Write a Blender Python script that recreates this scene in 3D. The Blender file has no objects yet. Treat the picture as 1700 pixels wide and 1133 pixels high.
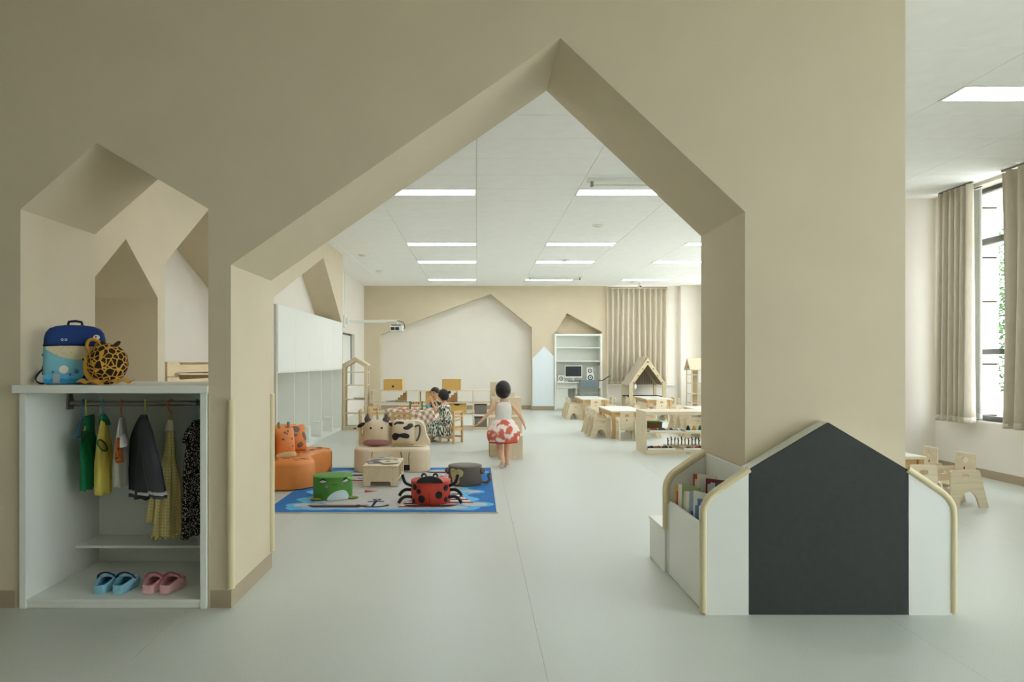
import bpy, bmesh, math, random
from mathutils import Vector, Matrix
from mathutils.geometry import tessellate_polygon
random.seed(7)
S = bpy.context.scene
COL = S.collection
PI = math.pi

# ------------------------------------------------------------------ camera
F = 1130.0            # focal length in pixels of the 1700 x 1133 frame
VX, VY = 791.0, 601.0   # vanishing point of the room's depth lines
CH = 1.30             # camera height
cam_d = bpy.data.cameras.new('camera'); cam = bpy.data.objects.new('camera', cam_d); COL.objects.link(cam)
cam.location = (0, 0, CH); cam.rotation_euler = (PI/2, 0, 0)
cam_d.sensor_width = 36.0; cam_d.lens = F*36/1700
cam_d.shift_x = (850-VX)/1700; cam_d.shift_y = (VY-566.5)/1700
cam_d.clip_start = .05; cam_d.clip_end = 300
S.camera = cam

# ------------------------------------------------------------------ sky and exposure
S.cycles.max_bounces = 14; S.cycles.diffuse_bounces = 8
S.view_settings.view_transform = 'Standard'; S.view_settings.look = 'None'
S.view_settings.exposure = 1.02; S.view_settings.gamma = 1.0; S.view_settings.use_curve_mapping = False
W = bpy.data.worlds.new('sky'); S.world = W; W.use_nodes = True
bg = W.node_tree.nodes['Background']; bg.inputs[0].default_value = (.89, .95, 1.03, 1); bg.inputs[1].default_value = 4.15
LIGHT = 8.8           # strength of the ceiling panel diffusers
SENS = []
def portal(name, loc, rot, sx, sy):
    d = bpy.data.lights.new(name, 'AREA'); d.shape = 'RECTANGLE'; d.size = sx; d.size_y = sy
    d.cycles.is_portal = True
    o = bpy.data.objects.new(name, d); o.location = loc; o.rotation_euler = rot; COL.objects.link(o)
# sky portals in the real window openings (they emit nothing themselves)
portal('window_portal', (6.0, 6.2, 1.98), (0, PI/2, 0), 2.7, 4.2)
portal('window_portal', (6.0, .6, 1.98), (0, PI/2, 0), 2.7, 4.4)
for yc in (10.9, 13.8, 16.7):
    portal('window_portal', (6.3, yc, 1.98), (0, PI/2, 0), 2.7, 1.8)

# ------------------------------------------------------------------ helpers
def P(u, v, Y):
    return Vector(((u-VX)/F*Y, Y, CH-(v-VY)/F*Y))
def on_plane(u, v, p0, n):
    d = Vector(((u-VX)/F, 1, -(v-VY)/F)); c = Vector((0, 0, CH)); n = Vector(n)
    return c + d*(n.dot(Vector(p0)-c)/n.dot(d))
def lin(h):
    if isinstance(h, str):
        h = [int(h[i:i+2], 16)/255 for i in (0, 2, 4)]
    return tuple((c/12.92 if c <= .04045 else ((c+.055)/1.055)**2.4) for c in h)

def new_mat(name, rough=.6, metallic=0, spec=.4, coat=0):
    m = bpy.data.materials.new(name); m.use_nodes = True
    nt = m.node_tree; b = nt.nodes['Principled BSDF']
    b.inputs['Roughness'].default_value = rough; b.inputs['Metallic'].default_value = metallic
    b.inputs['Specular IOR Level'].default_value = spec
    if coat: b.inputs['Coat Weight'].default_value = coat
    return m, nt, b
def nd(nt, t, **kw):
    n = nt.nodes.new(t)
    for k, v in kw.items():
        if k in n.inputs: n.inputs[k].default_value = v
        else: setattr(n, k, v)
    return n
def coords(nt, scale=(1,1,1), kind='Object', rot=(0,0,0)):
    tc = nd(nt, 'ShaderNodeTexCoord'); mp = nd(nt, 'ShaderNodeMapping')
    mp.inputs['Scale'].default_value = scale; mp.inputs['Rotation'].default_value = rot
    nt.links.new(tc.outputs[kind], mp.inputs[0]); return mp.outputs[0]
def ramp(nt, fac, stops, const=False):
    r = nd(nt, 'ShaderNodeValToRGB'); cr = r.color_ramp
    if const: cr.interpolation = 'CONSTANT'
    while len(cr.elements) < len(stops): cr.elements.new(.5)
    for e, (p, c) in zip(cr.elements, stops):
        e.position = p; e.color = (*c, 1)
    nt.links.new(fac, r.inputs[0]); return r.outputs[0]
def sh(c, k): return tuple(min(1, x*k) for x in c)
def mat(name, col, rough=.6, var=.05, scale=6, bump=0, bscale=150, metallic=0, spec=.4, coat=0, stretch=(1,1,1)):
    m, nt, b = new_mat(name, rough, metallic, spec, coat); c = lin(col)
    v = coords(nt, stretch)
    n = nd(nt, 'ShaderNodeTexNoise', Scale=scale, Detail=4.0); nt.links.new(v, n.inputs['Vector'])
    nt.links.new(ramp(nt, n.outputs[0], [(.3, sh(c, 1-var)), (.7, sh(c, 1+var))]), b.inputs['Base Color'])
    if bump:
        n2 = nd(nt, 'ShaderNodeTexNoise', Scale=bscale, Detail=3.0); nt.links.new(v, n2.inputs['Vector'])
        bp = nd(nt, 'ShaderNodeBump', Strength=bump, Distance=.01); nt.links.new(n2.outputs[0], bp.inputs['Height'])
        nt.links.new(bp.outputs[0], b.inputs['Normal'])
    return m
def wood(name, col, axis=2, var=.10, rough=.5, scale=3):
    m, nt, b = new_mat(name, rough); c = lin(col)
    s = [14, 14, 14]; s[axis] = 1.2
    v = coords(nt, tuple(s))
    n = nd(nt, 'ShaderNodeTexNoise', Scale=scale, Detail=6.0, Distortion=.6); nt.links.new(v, n.inputs['Vector'])
    nt.links.new(ramp(nt, n.outputs[0], [(.3, sh(c, 1-var)), (.5, c), (.7, sh((c[0], c[1]*1.01, c[2]*1.03), 1+var*.6))]), b.inputs['Base Color'])
    bp = nd(nt, 'ShaderNodeBump', Strength=.06, Distance=.005); nt.links.new(n.outputs[0], bp.inputs['Height']); nt.links.new(bp.outputs[0], b.inputs['Normal'])
    return m
def emit(name, col, strength):
    m, nt, b = new_mat(name, .5); c = lin(col)
    n = nd(nt, 'ShaderNodeTexNoise', Scale=3.0); nt.links.new(coords(nt), n.inputs['Vector'])
    o = ramp(nt, n.outputs[0], [(.3, sh(c, .98)), (.7, c)])
    nt.links.new(o, b.inputs['Base Color']); nt.links.new(o, b.inputs['Emission Color']); b.inputs['Emission Strength'].default_value = strength
    return m

OFF = {}
class MB:
    def __init__(s): s.v = []; s.f = []; s.uv = None
    def add(s, vs, fs):
        o = len(s.v); s.v += [tuple(x) for x in vs]; s.f += [tuple(i+o for i in f) for f in fs]; return s
    def box(s, x0, x1, y0, y1, z0, z1):
        return s.add([(x0,y0,z0),(x1,y0,z0),(x1,y1,z0),(x0,y1,z0),(x0,y0,z1),(x1,y0,z1),(x1,y1,z1),(x0,y1,z1)],
                     [(0,3,2,1),(4,5,6,7),(0,1,5,4),(1,2,6,5),(2,3,7,6),(3,0,4,7)])
    def plate(s, outer, holes, t0, t1, fn):
        """2-D outline with holes extruded from t0 to t1; fn(a, b, t) gives the 3-D point"""
        def area(p): return sum(p[i][0]*p[(i+1)%len(p)][1]-p[(i+1)%len(p)][0]*p[i][1] for i in range(len(p)))
        loops = [list(outer) if area(outer) > 0 else list(outer)[::-1]] + [list(h) if area(h) < 0 else list(h)[::-1] for h in holes]
        tris = tessellate_polygon([[Vector((a, b, 0)) for a, b in l] for l in loops])
        flat = [p for l in loops for p in l]; n = len(flat)
        vs = [fn(a, b, t0) for a, b in flat] + [fn(a, b, t1) for a, b in flat]
        fs = []
        for t in tris:
            A, B, C = (flat[i] for i in t)
            if (B[0]-A[0])*(C[1]-A[1])-(C[0]-A[0])*(B[1]-A[1]) < 0: t = t[::-1]
            fs.append(tuple(t)); fs.append(tuple(i+n for i in t[::-1]))
        o = 0
        for l in loops:
            k = len(l)
            for i in range(k):
                j = (i+1) % k; fs.append((o+i, o+i+n, o+j+n, o+j))
            o += k
        return s.add(vs, fs)
    def rings(s, rings, cap0=True, cap1=True, closed=True):
        n = len(rings[0]); vs = [p for r in rings for p in r]; fs = []
        for i in range(len(rings)-1):
            for j in range(n if closed else n-1):
                k = (j+1) % n; fs.append((i*n+j, i*n+k, (i+1)*n+k, (i+1)*n+j))
        if cap0: fs.append(tuple(range(n))[::-1])
        if cap1: fs.append(tuple((len(rings)-1)*n+i for i in range(n)))
        return s.add(vs, fs)
    def tube(s, pts, r, n=10, rs=None, flat=1.0, closed=False):
        pts = [Vector(p) for p in pts]; out = []; up = Vector((0, 0, 1)); m = len(pts)
        prev = None
        for i, p in enumerate(pts):
            if closed: d = pts[(i+1) % m]-pts[i-1]
            else: d = pts[min(i+1, m-1)]-pts[max(i-1, 0)]
            d.normalize()
            if prev is None:
                a = d.cross(up)
                if a.length < .05: a = d.cross(Vector((1, 0, 0)))
            else: a = prev-d*prev.dot(d)
            a.normalize(); prev = a.copy(); b = d.cross(a)
            rr = rs[i] if rs else r
            out.append([p+a*math.cos(2*PI*k/n)*rr+b*math.sin(2*PI*k/n)*rr*flat for k in range(n)])
        if closed: out.append(out[0])
        return s.rings(out, not closed, not closed)
    def lathe(s, prof, c=(0,0,0), n=32):
        return s.rings([[(c[0]+r*math.cos(2*PI*k/n), c[1]+r*math.sin(2*PI*k/n), c[2]+z) for k in range(n)] for r, z in prof])
    def ell(s, c, r, nu=16, nv=10, rot=None):
        rg = []
        for i in range(1, nv):
            a = PI*i/nv-PI/2
            rg.append([Vector((r[0]*math.cos(a)*math.cos(2*PI*k/nu), r[1]*math.cos(a)*math.sin(2*PI*k/nu), r[2]*math.sin(a))) for k in range(nu)])
        if rot is not None: rg = [[rot @ p for p in q] for q in rg]
        return s.rings([[p+Vector(c) for p in q] for q in rg])
    def build(s, name, m, parent=None, smooth=False, bevel=0, seg=2, label=None):
        off = OFF.get(parent, Vector()) if parent else Vector()
        me = bpy.data.meshes.new(name)
        me.from_pydata([(x-off.x, y-off.y, z-off.z) for x, y, z in s.v], [], s.f)
        bm = bmesh.new(); bm.from_mesh(me); bmesh.ops.remove_doubles(bm, verts=bm.verts, dist=1e-6)
        bmesh.ops.recalc_face_normals(bm, faces=bm.faces)
        if bevel:
            es = [e for e in bm.edges if len(e.link_faces) == 2 and e.calc_face_angle(0) > .6]
            bmesh.ops.bevel(bm, geom=es, offset=bevel, segments=seg, profile=.5, affect='EDGES', clamp_overlap=True)
        if s.uv:
            L = bm.loops.layers.uv.new('UVMap')
            for f in bm.faces:
                for l in f.loops: l[L].uv = s.uv(l.vert.co+off)
        bm.to_mesh(me); bm.free()
        if smooth:
            for p in me.polygons: p.use_smooth = True
            if smooth != 'all': me.set_sharp_from_angle(angle=.7)
        o = bpy.data.objects.new(name, me); COL.objects.link(o); me.materials.append(m)
        if parent:
            o.parent = parent; OFF[o] = off
        if label: o['label'] = label
        return o
def box(*a): return MB().box(*a)
def tag(o, label, cat, group=None):
    o['label'] = label; o['category'] = cat
    if group: o['group'] = group
    return o
def struct(o): o['kind'] = 'structure'; return o
def thing(name, label, cat, loc=(0,0,0), group=None, rz=0, world=True):
    o = bpy.data.objects.new(name, None); o.empty_display_size = .1; COL.objects.link(o)
    o.location = loc; o.rotation_euler = (0, 0, rz); tag(o, label, cat, group)
    if world: OFF[o] = Vector(loc)
    return o
KIDS = {}
def copy_tree(o, parent=None):
    c = o.copy(); COL.objects.link(c)
    if parent: c.parent = parent
    for ch in o.children: copy_tree(ch, c)
    return c
def spline(pts, n=6, closed=True):
    """Catmull-Rom through 2-D or 3-D points"""
    pts = [Vector(p) for p in pts]; m = len(pts); out = []
    for i in range(m if closed else m-1):
        p0, p1, p2, p3 = ((pts[(i+k-1) % m]) if closed else pts[min(max(i+k-1, 0), m-1)] for k in range(4))
        for k in range(n):
            t = k/n
            out.append(.5*((2*p1)+(p2-p0)*t+(2*p0-5*p1+4*p2-p3)*t*t+(3*p1-p0-3*p2+p3)*t**3))
    if not closed: out.append(pts[-1])
    return out
def oval(cx, cz, rx, rz, n=16, p=2.0):
    o = []
    for k in range(n):
        a = 2*PI*k/n; c, s_ = math.cos(a), math.sin(a)
        o.append((cx+rx*math.copysign(abs(c)**(2/p), c), cz+rz*math.copysign(abs(s_)**(2/p), s_)))
    return o
def rrect(x0, x1, z0, z1, r, n=4):
    o = []
    for cx, cz, a0 in ((x1-r, z1-r, 0), (x0+r, z1-r, PI/2), (x0+r, z0+r, PI), (x1-r, z0+r, 1.5*PI)):
        for k in range(n+1):
            a = a0+PI/2*k/n; o.append((cx+r*math.cos(a), cz+r*math.sin(a)))
    return o
XZ = lambda a, b, t: (a, t, b)       # plate in a wall facing the camera
YZ = lambda a, b, t: (t, a, b)       # plate in a side wall
XY = lambda a, b, t: (a, b, t)       # plate lying flat

# ------------------------------------------------------------------ materials
M = {}
M['tan'] = mat('paint_tan', 'CEC1A6', .75, .02, 3, .08, 400)
M['cream'] = mat('paint_cream', 'E2DCD0', .75, .015, 3, .05, 400)
M['base'] = mat('baseboard_vinyl', 'A5967C', .5, .03, 8)
M['white'] = mat('white_laminate', 'E4E6DE', .35, .01, 4)
M['white2'] = mat('white_laminate_warm', 'DDDFD6', .35, .01, 4)
M['guard'] = mat('cream_foam_guard', 'DCCFA8', .55, .03, 12, .05, 300)
M['ceil'] = mat('mineral_ceiling_tile', 'F8F8F6', .85, .02, 6, .25, 500)
M['grid'] = mat('ceiling_void', 'A9ABA4', .8, .05, 5)
M['slate'] = mat('charcoal_chalk_board', '373B39', .8, .06, 30, .1, 600)
M['steel'] = mat('brushed_steel', '8D8A80', .3, .05, 30, metallic=.9)
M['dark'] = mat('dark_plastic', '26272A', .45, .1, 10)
M['black'] = mat('black_fabric', '222326', .6, .1, 20, .05, 200)
M['alu'] = mat('dark_bronze_frame', '4F4B43', .4, .05, 10)
M['ply'] = wood('birch_plywood', 'DACCAE', 0)
M['plyz'] = wood('birch_plywood_upright', 'D6C6A6', 2)
M['plyy'] = wood('birch_plywood_lengthwise', 'DACCAE', 1)
M['pine'] = wood('pine', 'C9A470', 2, .12)
M['pinel'] = wood('pine_light', 'DCCBA4', 2, .08)
M['pinex'] = wood('pine_rail', 'C9A470', 0, .12)
M['kraft'] = mat('kraft_cardboard', 'CFA75E', .75, .04, 20)
M['light'] = emit('light_diffuser', 'F1F6FF', LIGHT)
M['screen'] = mat('dark_screen_glass', '2A2E31', .15, .05, 4)
M['skin'] = mat('skin', 'D9AE8C', .55, .05, 20)
M['hair'] = mat('black_hair', '211B18', .45, .25, 60, .3, 120, stretch=(1,1,.2))
M['floor'] = None
def floor_mat():
    m, nt, b = new_mat('speckled_vinyl', .33, spec=.35); c = lin('C6CBC2'); v = coords(nt)
    n = nd(nt, 'ShaderNodeTexNoise', Scale=220.0, Detail=2.0); nt.links.new(v, n.inputs['Vector'])
    n2 = nd(nt, 'ShaderNodeTexNoise', Scale=1.3, Detail=3.0); nt.links.new(v, n2.inputs['Vector'])
    a = ramp(nt, n.outputs[0], [(.35, sh(c, .9)), (.6, sh(c, 1.05))]); d = ramp(nt, n2.outputs[0], [(.3, (.96,.96,.96)), (.7, (1,1,1))])
    mx = nd(nt, 'ShaderNodeMix', data_type='RGBA', blend_type='MULTIPLY'); mx.inputs[0].default_value = 1
    nt.links.new(a, mx.inputs[6]); nt.links.new(d, mx.inputs[7]); nt.links.new(mx.outputs[2], b.inputs['Base Color'])
    r = nd(nt, 'ShaderNodeMapRange'); r.inputs[3].default_value = .28; r.inputs[4].default_value = .45
    nt.links.new(n2.outputs[0], r.inputs[0]); nt.links.new(r.outputs[0], b.inputs['Roughness'])
    bp = nd(nt, 'ShaderNodeBump', Strength=.05, Distance=.004); nt.links.new(n.outputs[0], bp.inputs['Height']); nt.links.new(bp.outputs[0], b.inputs['Normal'])
    return m
M['floor'] = floor_mat()
_pc = {}
def paint(h, rough=.55, **k):
    key = (h, rough, tuple(k.items()))
    if key not in _pc: _pc[key] = mat('paint_'+h, h, rough, k.pop('var', .05), k.pop('scale', 12), **k)
    return _pc[key]
def pattern_mat(name, kind, cols, scale, rough=.75, stretch=(1,1,1), thr=.5, rot=(0,0,0)):
    m, nt, b = new_mat(name, rough, spec=.2); v = coords(nt, stretch, rot=rot); cs = [lin(c) for c in cols]
    if kind == 'cells':      # dark cells with light lines between
        n = nd(nt, 'ShaderNodeTexVoronoi', feature='DISTANCE_TO_EDGE', Scale=scale); nt.links.new(v, n.inputs['Vector'])
        o = ramp(nt, n.outputs['Distance'], [(0, cs[0]), (thr, cs[1])], True)
    elif kind == 'dots':
        n = nd(nt, 'ShaderNodeTexVoronoi', Scale=scale); nt.links.new(v, n.inputs['Vector'])
        o = ramp(nt, n.outputs['Distance'], [(0, cs[0]), (thr, cs[1])], True)
    elif kind == 'leaf':
        n = nd(nt, 'ShaderNodeTexVoronoi', Scale=scale); nt.links.new(v, n.inputs['Vector'])
        q = nd(nt, 'ShaderNodeTexNoise', Scale=6.0); nt.links.new(v, q.inputs['Vector'])
        w = nd(nt, 'ShaderNodeMath', operation='LESS_THAN'); w.inputs[1].default_value = thr; nt.links.new(n.outputs['Distance'], w.inputs[0])
        lf = ramp(nt, n.outputs['Color'], [(0, cs[1]), (.62, cs[2])], True)
        mx = nd(nt, 'ShaderNodeMix', data_type='RGBA'); nt.links.new(w.outputs[0], mx.inputs[0]); mx.inputs[6].default_value = (*cs[0], 1); nt.links.new(lf, mx.inputs[7]); o = mx.outputs[2]
    elif kind == 'blotch':
        n = nd(nt, 'ShaderNodeTexNoise', Scale=scale, Detail=1.5); nt.links.new(v, n.inputs['Vector'])
        o = ramp(nt, n.outputs[0], [(0, cs[0]), (thr, cs[1]), (thr+.09, cs[2])])
    elif kind == 'stripe':
        n = nd(nt, 'ShaderNodeTexWave', Scale=scale); nt.links.new(v, n.inputs['Vector'])
        o = ramp(nt, n.outputs['Fac'], [(0, cs[0]), (thr, cs[1])], True)
    elif kind == 'check':
        sx = nd(nt, 'ShaderNodeSeparateXYZ'); tc = nd(nt, 'ShaderNodeTexCoord'); nt.links.new(tc.outputs['UV'], sx.inputs[0])
        parts = []
        for i in (0, 1):
            a = nd(nt, 'ShaderNodeMath', operation='MULTIPLY'); a.inputs[1].default_value = scale; nt.links.new(sx.outputs[i], a.inputs[0])
            f = nd(nt, 'ShaderNodeMath', operation='FRACT'); nt.links.new(a.outputs[0], f.inputs[0])
            g = nd(nt, 'ShaderNodeMath', operation='LESS_THAN'); g.inputs[1].default_value = .5; nt.links.new(f.outputs[0], g.inputs[0]); parts.append(g)
        a = nd(nt, 'ShaderNodeMath', operation='ADD'); nt.links.new(parts[0].outputs[0], a.inputs[0]); nt.links.new(parts[1].outputs[0], a.inputs[1])
        h = nd(nt, 'ShaderNodeMath', operation='MULTIPLY'); h.inputs[1].default_value = .5; nt.links.new(a.outputs[0], h.inputs[0])
        o = ramp(nt, h.outputs[0], [(0, cs[0]), (.3, cs[1]), (.8, cs[2])], True)
    elif kind == 'grid':
        n = nd(nt, 'ShaderNodeTexVoronoi', Scale=scale, Randomness=.15); nt.links.new(v, n.inputs['Vector'])
        o = ramp(nt, n.outputs['Distance'], [(.1, cs[0]), (thr, cs[1])])
    nt.links.new(o, b.inputs['Base Color']); return m
# ================================================================== the setting
YF, YB = 3.595, 4.298        # front and back of the partition with the big house arch
ZC = 3.335                   # ceiling height
YE = 18.25                   # far wall
XR = 5.71                    # right wall (near part), far part at XR2
XR2 = 6.05
XL, XL2, XL3 = -2.555, -3.155, -3.01
BBH = .092

# floor: vinyl rolls laid side by side, hairline joints along the room
fl = struct(box(-6.2, 6.4, -3.0, YE+.4, -.12, -.012).build('floor', M['floor']))
edges = [-6.2, -5.11, -3.31, -1.51, .29, 2.09, 3.89, 5.69, 6.4]
for a, b in zip(edges, edges[1:]):
    box(a+.0005, b-.0005, -3.0, YE+.4, -.012, 0).build('vinyl_sheet', M['floor'], fl)

# ceiling: lay-in tiles of 1.2 x 0.6 m, the lights take the first half of a tile
ce = struct(box(-6.2, 6.4, -3.0, YE+.4, ZC+.02, ZC+.1).build('ceiling', M['grid']))
LROWS = [5.01, 8.01, 11.61, 13.71, 16.71]
LCOLS = [-1.2, 1.2, 3.6]
lights = {(r, c) for r in LROWS for c in LCOLS}
tile_m = box(.0015, 1.1985, .0015, .5985, 0, .02).build('ceiling_tile', M['ceil'], ce, bevel=.003, seg=1)
half_m = box(.0015, 1.1985, .0015, .2985, 0, .02).build('ceiling_tile', M['ceil'], ce, bevel=.003, seg=1)
first = {'t': tile_m, 'h': half_m}; seen = {}
def tile(kind, x, y):
    o = first[kind] if kind not in seen else first[kind].copy()
    if kind in seen: COL.objects.link(o); o.parent = ce
    seen[kind] = 1; o.location = (x, y, ZC)
ys = [4.41+.6*k for k in range(-2, 24)]
for i in range(-3, 6):
    x = i*1.2
    if x < -3.6: continue
    for y in ys:
        if y > YE: continue
        hit = [r for r in LROWS if abs(x-min(LCOLS, key=lambda c: abs(c-x))) < .01 and y-.01 <= r < y+.59]
        if hit:
            r = hit[0]; tile('h', x, r+.3 if abs(r-y) < .05 else y)
        else: tile('t', x, y)
rest = MB()
for i in range(-6, 6):
    for k in range(-13, 24):
        x, y = i*1.2, 4.41+.6*k
        if x >= -3.61 and y >= 3.2: continue
        rest.box(x+.0015, x+1.1985, y+.0015, y+.5985, ZC, ZC+.02)
o = rest.build('ceiling_tile_field', M['ceil'], ce); o['kind'] = 'stuff'

# partition wall with the house shaped window (left) and the big house arch
def U(u): return (u-VX)/F*YF
def V(v): return CH-(v-VY)/F*YF
LX0, LX1 = U(34), U(346)
AX0, AX1 = U(383.2), U(1236.9)
PX = U(1503)
arch = [(AX0, 0), (AX0, V(440.1)), (U(930), V(62.7)), (AX1, V(352)), (AX1, 0)]
outline = [(-6.2, 0), (LX0, 0), (LX0, V(348)), (U(160.5), V(237.5)), (LX1, V(347)), (LX1, 0)] + arch + [(PX, 0), (PX, ZC), (-6.2, ZC)]
struct(MB().plate(outline, [], YF, YB, XZ).build('wall_front', M['tan']))
def baseboard(name, x0, x1, y0, y1): 
    return struct(box(x0, x1, y0, y1, 0, BBH).build(name, M['base']))
t = .004
baseboard('baseboard_front', -6.2, LX0-.03, YF-t, YF+.01)
baseboard('baseboard_pier', LX1+.012, AX0+t, YF-t, YB+t)
baseboard('baseboard_pier_right', AX1-t, PX+t, YF-t, YB+t)

# left wall of the class room: thick wall with house niches (bunks, lockers)
def Y_at(u): return 2.555*F/(VX-u)
def pt(u, v): y = Y_at(u); return (y, CH-(v-VY)/F*y)
nA = [(4.49, 0), (4.49, 1.812), pt(209, 397), pt(262, 495), (pt(262, 495)[0], 0)]
nB = [(Y_at(274), 0), (Y_at(274), 2.115), (6.489, 2.749), (8.3, 2.052), (8.3, 0)]
nC = [(8.58, 0), (8.58, 2.115), pt(537, 428), (12.93, 2.02), (12.93, 0)]
struct(MB().plate([(YB, 0)]+nA+nB+[(8.45, 0), (8.45, ZC), (YB, ZC)], [], XL, XL2, YZ).build('wall_left', M['tan']))
struct(MB().plate([(8.45, 0)]+nC+[(13.0, 0), (13.0, ZC), (8.45, ZC)], [], XL, XL3+.001, YZ).build('wall_left_locker', M['tan']))
struct(box(XL2-.15, XL2, YB, 8.45, 0, ZC).build('wall_left_niche_back', M['cream']))
# far left wall with a recessed white board bay
wby0, wby1, wbz0, wbz1 = 13.3, 16.84, .70, 1.97
struct(MB().plate([(8.45, 0), (YE+.4, 0), (YE+.4, ZC), (8.45, ZC)], [[(wby0, wbz0), (wby1, wbz0), (wby1, wbz1), (wby0, wbz1)]], XL3, XL3-.15, YZ).build('wall_left_far', M['cream']))
wb = thing('whiteboard', 'white board set in a dark edged recess of the far left wall', 'whiteboard', (XL3-.12, 15.0, .7))
box(XL3-.15, XL3-.10, wby0, wby1, wbz0, wbz1).build('board', M['white'], wb)
for a in ((XL3-.10, XL3-.085, wby0, wby1, wbz1-.03, wbz1), (XL3-.10, XL3-.085, wby1-.03, wby1, wbz0, wbz1-.03)):
    box(*a).build('frame', M['alu'], wb)
box(XL3-.10, XL3+.07, wby0+.2, wby1, wbz0, wbz0+.02).build('tray', M['white'], wb)

# far wall with the wide house niche, the narrow desk niche
def Ue(u): return (u-VX)/F*YE
def Ve(v): return CH-(v-VY)/F*YE
big = [(Ue(630.5), 0), (Ue(630.5), Ve(556)), (Ue(814), Ve(488)), (Ue(883), Ve(544)), (Ue(883), 0)]
desk = [(Ue(920.5), 0), (Ue(920.5), Ve(553)), (Ue(941.5), Ve(520.5)), (Ue(999), Ve(551)), (Ue(999), 0)]
FX = Ue(1007.5)
struct(MB().plate([(XL3-.15, 0)]+big+desk+[(FX, 0), (FX, ZC), (XL3-.15, ZC)], [], YE, YE+.32, XZ).build('wall_far', M['tan']))
struct(box(Ue(630.5)-.1, Ue(883)+.1, YE+.32, YE+.4, 0, ZC).build('wall_far_niche_back', M['cream']))
struct(box(Ue(920.5)-.1, Ue(999)+.1, YE+.32, YE+.4, 0, ZC).build('wall_far_desk_niche_back', M['tan']))
struct(box(Ue(630.5), Ue(883), YE+.305, YE+.32, 0, BBH+.02).build('baseboard_far_niche', M['base']))
struct(box(XL3, Ue(630.5), YE-.012, YE, 0, BBH+.02).build('baseboard_far', M['base']))
struct(box(Ue(883), Ue(920.5), YE-.014, YE, 0, BBH+.02).build('baseboard_far_right', M['base']))
# window bay at the far right: low wall, lintel, window behind the drawn curtain
CX0, CX1 = Ue(1008), Ue(1106)
struct(MB().plate([(FX, 0), (XR2+.3, 0), (XR2+.3, ZC), (FX, ZC)], [[(CX0+.1, .74), (CX1-.1, .74), (CX1-.1, 3.2), (CX0+.1, 3.2)]], YE+.02, YE+.3, XZ).build('wall_far_window', M['cream']))
struct(box(Ue(1128), XR2, YE-.14, YE+.02, 0, ZC).build('wall_far_pier', M['cream']))
struct(box(FX, XR2, YE+.005, YE+.02, 0, BBH).build('baseboard_far_window', M['base']))

# right wall: windows over a 62 cm sill; pier where the far part steps out
def side_wall(name, x0, x1, y0, y1, wins, m):
    return struct(MB().plate([(y0, 0), (y1, 0), (y1, ZC), (y0, ZC)], [[(a, .62), (b, .62), (b, 3.3), (a, 3.3)] for a, b in wins], x0, x1, YZ).build(name, m))
side_wall('wall_right', XR, XR+.24, -3.0, 8.47, [(4.1, 8.3), (-1.6, 2.8)], M['cream'])
side_wall('wall_right_far', XR2, XR2+.24, 9.2, YE+.3, [(10.0, 11.8), (12.9, 14.7), (15.8, 17.6)], M['cream'])
struct(box(5.12, XR+.24, 8.47, 9.2, 0, ZC).build('wall_right_pier', M['cream']))
struct(box(XR-.012, XR, -3.0, 8.47, 0, BBH).build('baseboard_right', M['base']))
struct(box(5.12, XR, 8.458, 8.47, 0, BBH).build('baseboard_right_pier', M['base']))
struct(box(XR2-.012, XR2, 9.2, YE, 0, BBH).build('baseboard_right_far', M['base']))
# the corridor behind the camera
struct(box(-6.2, XR+.24, -3.15, -3.0, 0, ZC).build('wall_back', M['cream']))
struct(box(-6.35, -6.2, -3.15, YB, 0, ZC).build('wall_corridor_left', M['cream']))
M['glass'] = None
def glass():
    m, nt, b = new_mat('window_glass', .02); b.inputs['Transmission Weight'].default_value = 1; b.inputs['IOR'].default_value = 1.0
    b.inputs['Specular IOR Level'].default_value = .3
    n = nd(nt, 'ShaderNodeTexNoise', Scale=2.0); nt.links.new(coords(nt), n.inputs['Vector'])
    nt.links.new(ramp(nt, n.outputs[0], [(.3, (.96,.98,.97)), (.7, (.98,1,.99))]), b.inputs['Base Color']); return m
M['glass'] = glass()
def window(n, x, y0, y1):
    w = struct(bpy.data.objects.new('window_%d' % n, None)); COL.objects.link(w); w.location = (x, (y0+y1)/2, .62); OFF[w] = Vector(w.location)
    for z0, z1 in ((.62, .68), (1.385, 1.445), (2.65, 2.72), (3.25, 3.3)):
        box(x, x+.06, y0, y1, z0, z1).build('transom', M['alu'], w, bevel=.004)
    k = max(2, round((y1-y0)/1.05))
    for i in range(k+1):
        y = y0+(y1-y0)*i/k; box(x+.002, x+.058, max(y0, y-.03), min(y1, y+.03), .68, 3.25).build('mullion', M['alu'], w)
    for i in range(k):
        for z0, z1 in ((.68, 1.385), (1.445, 2.65), (2.72, 3.25)):
            box(x+.027, x+.031, y0+(y1-y0)*i/k+.03, y0+(y1-y0)*(i+1)/k-.03, z0, z1).build('pane', M['glass'], w)
    box(x-.14, x+.0, y0, y1, .602, .622).build('sill', mat('granite_sill', 'A9A79C', .3, .35, 160), w)
window(1, XR+.15, 4.1, 8.3); window(2, XR+.15, -1.6, 2.8)
for i, (a, b) in enumerate(((10.0, 11.8), (12.9, 14.7), (15.8, 17.6))): window(3+i, XR2+.15, a, b)

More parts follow.
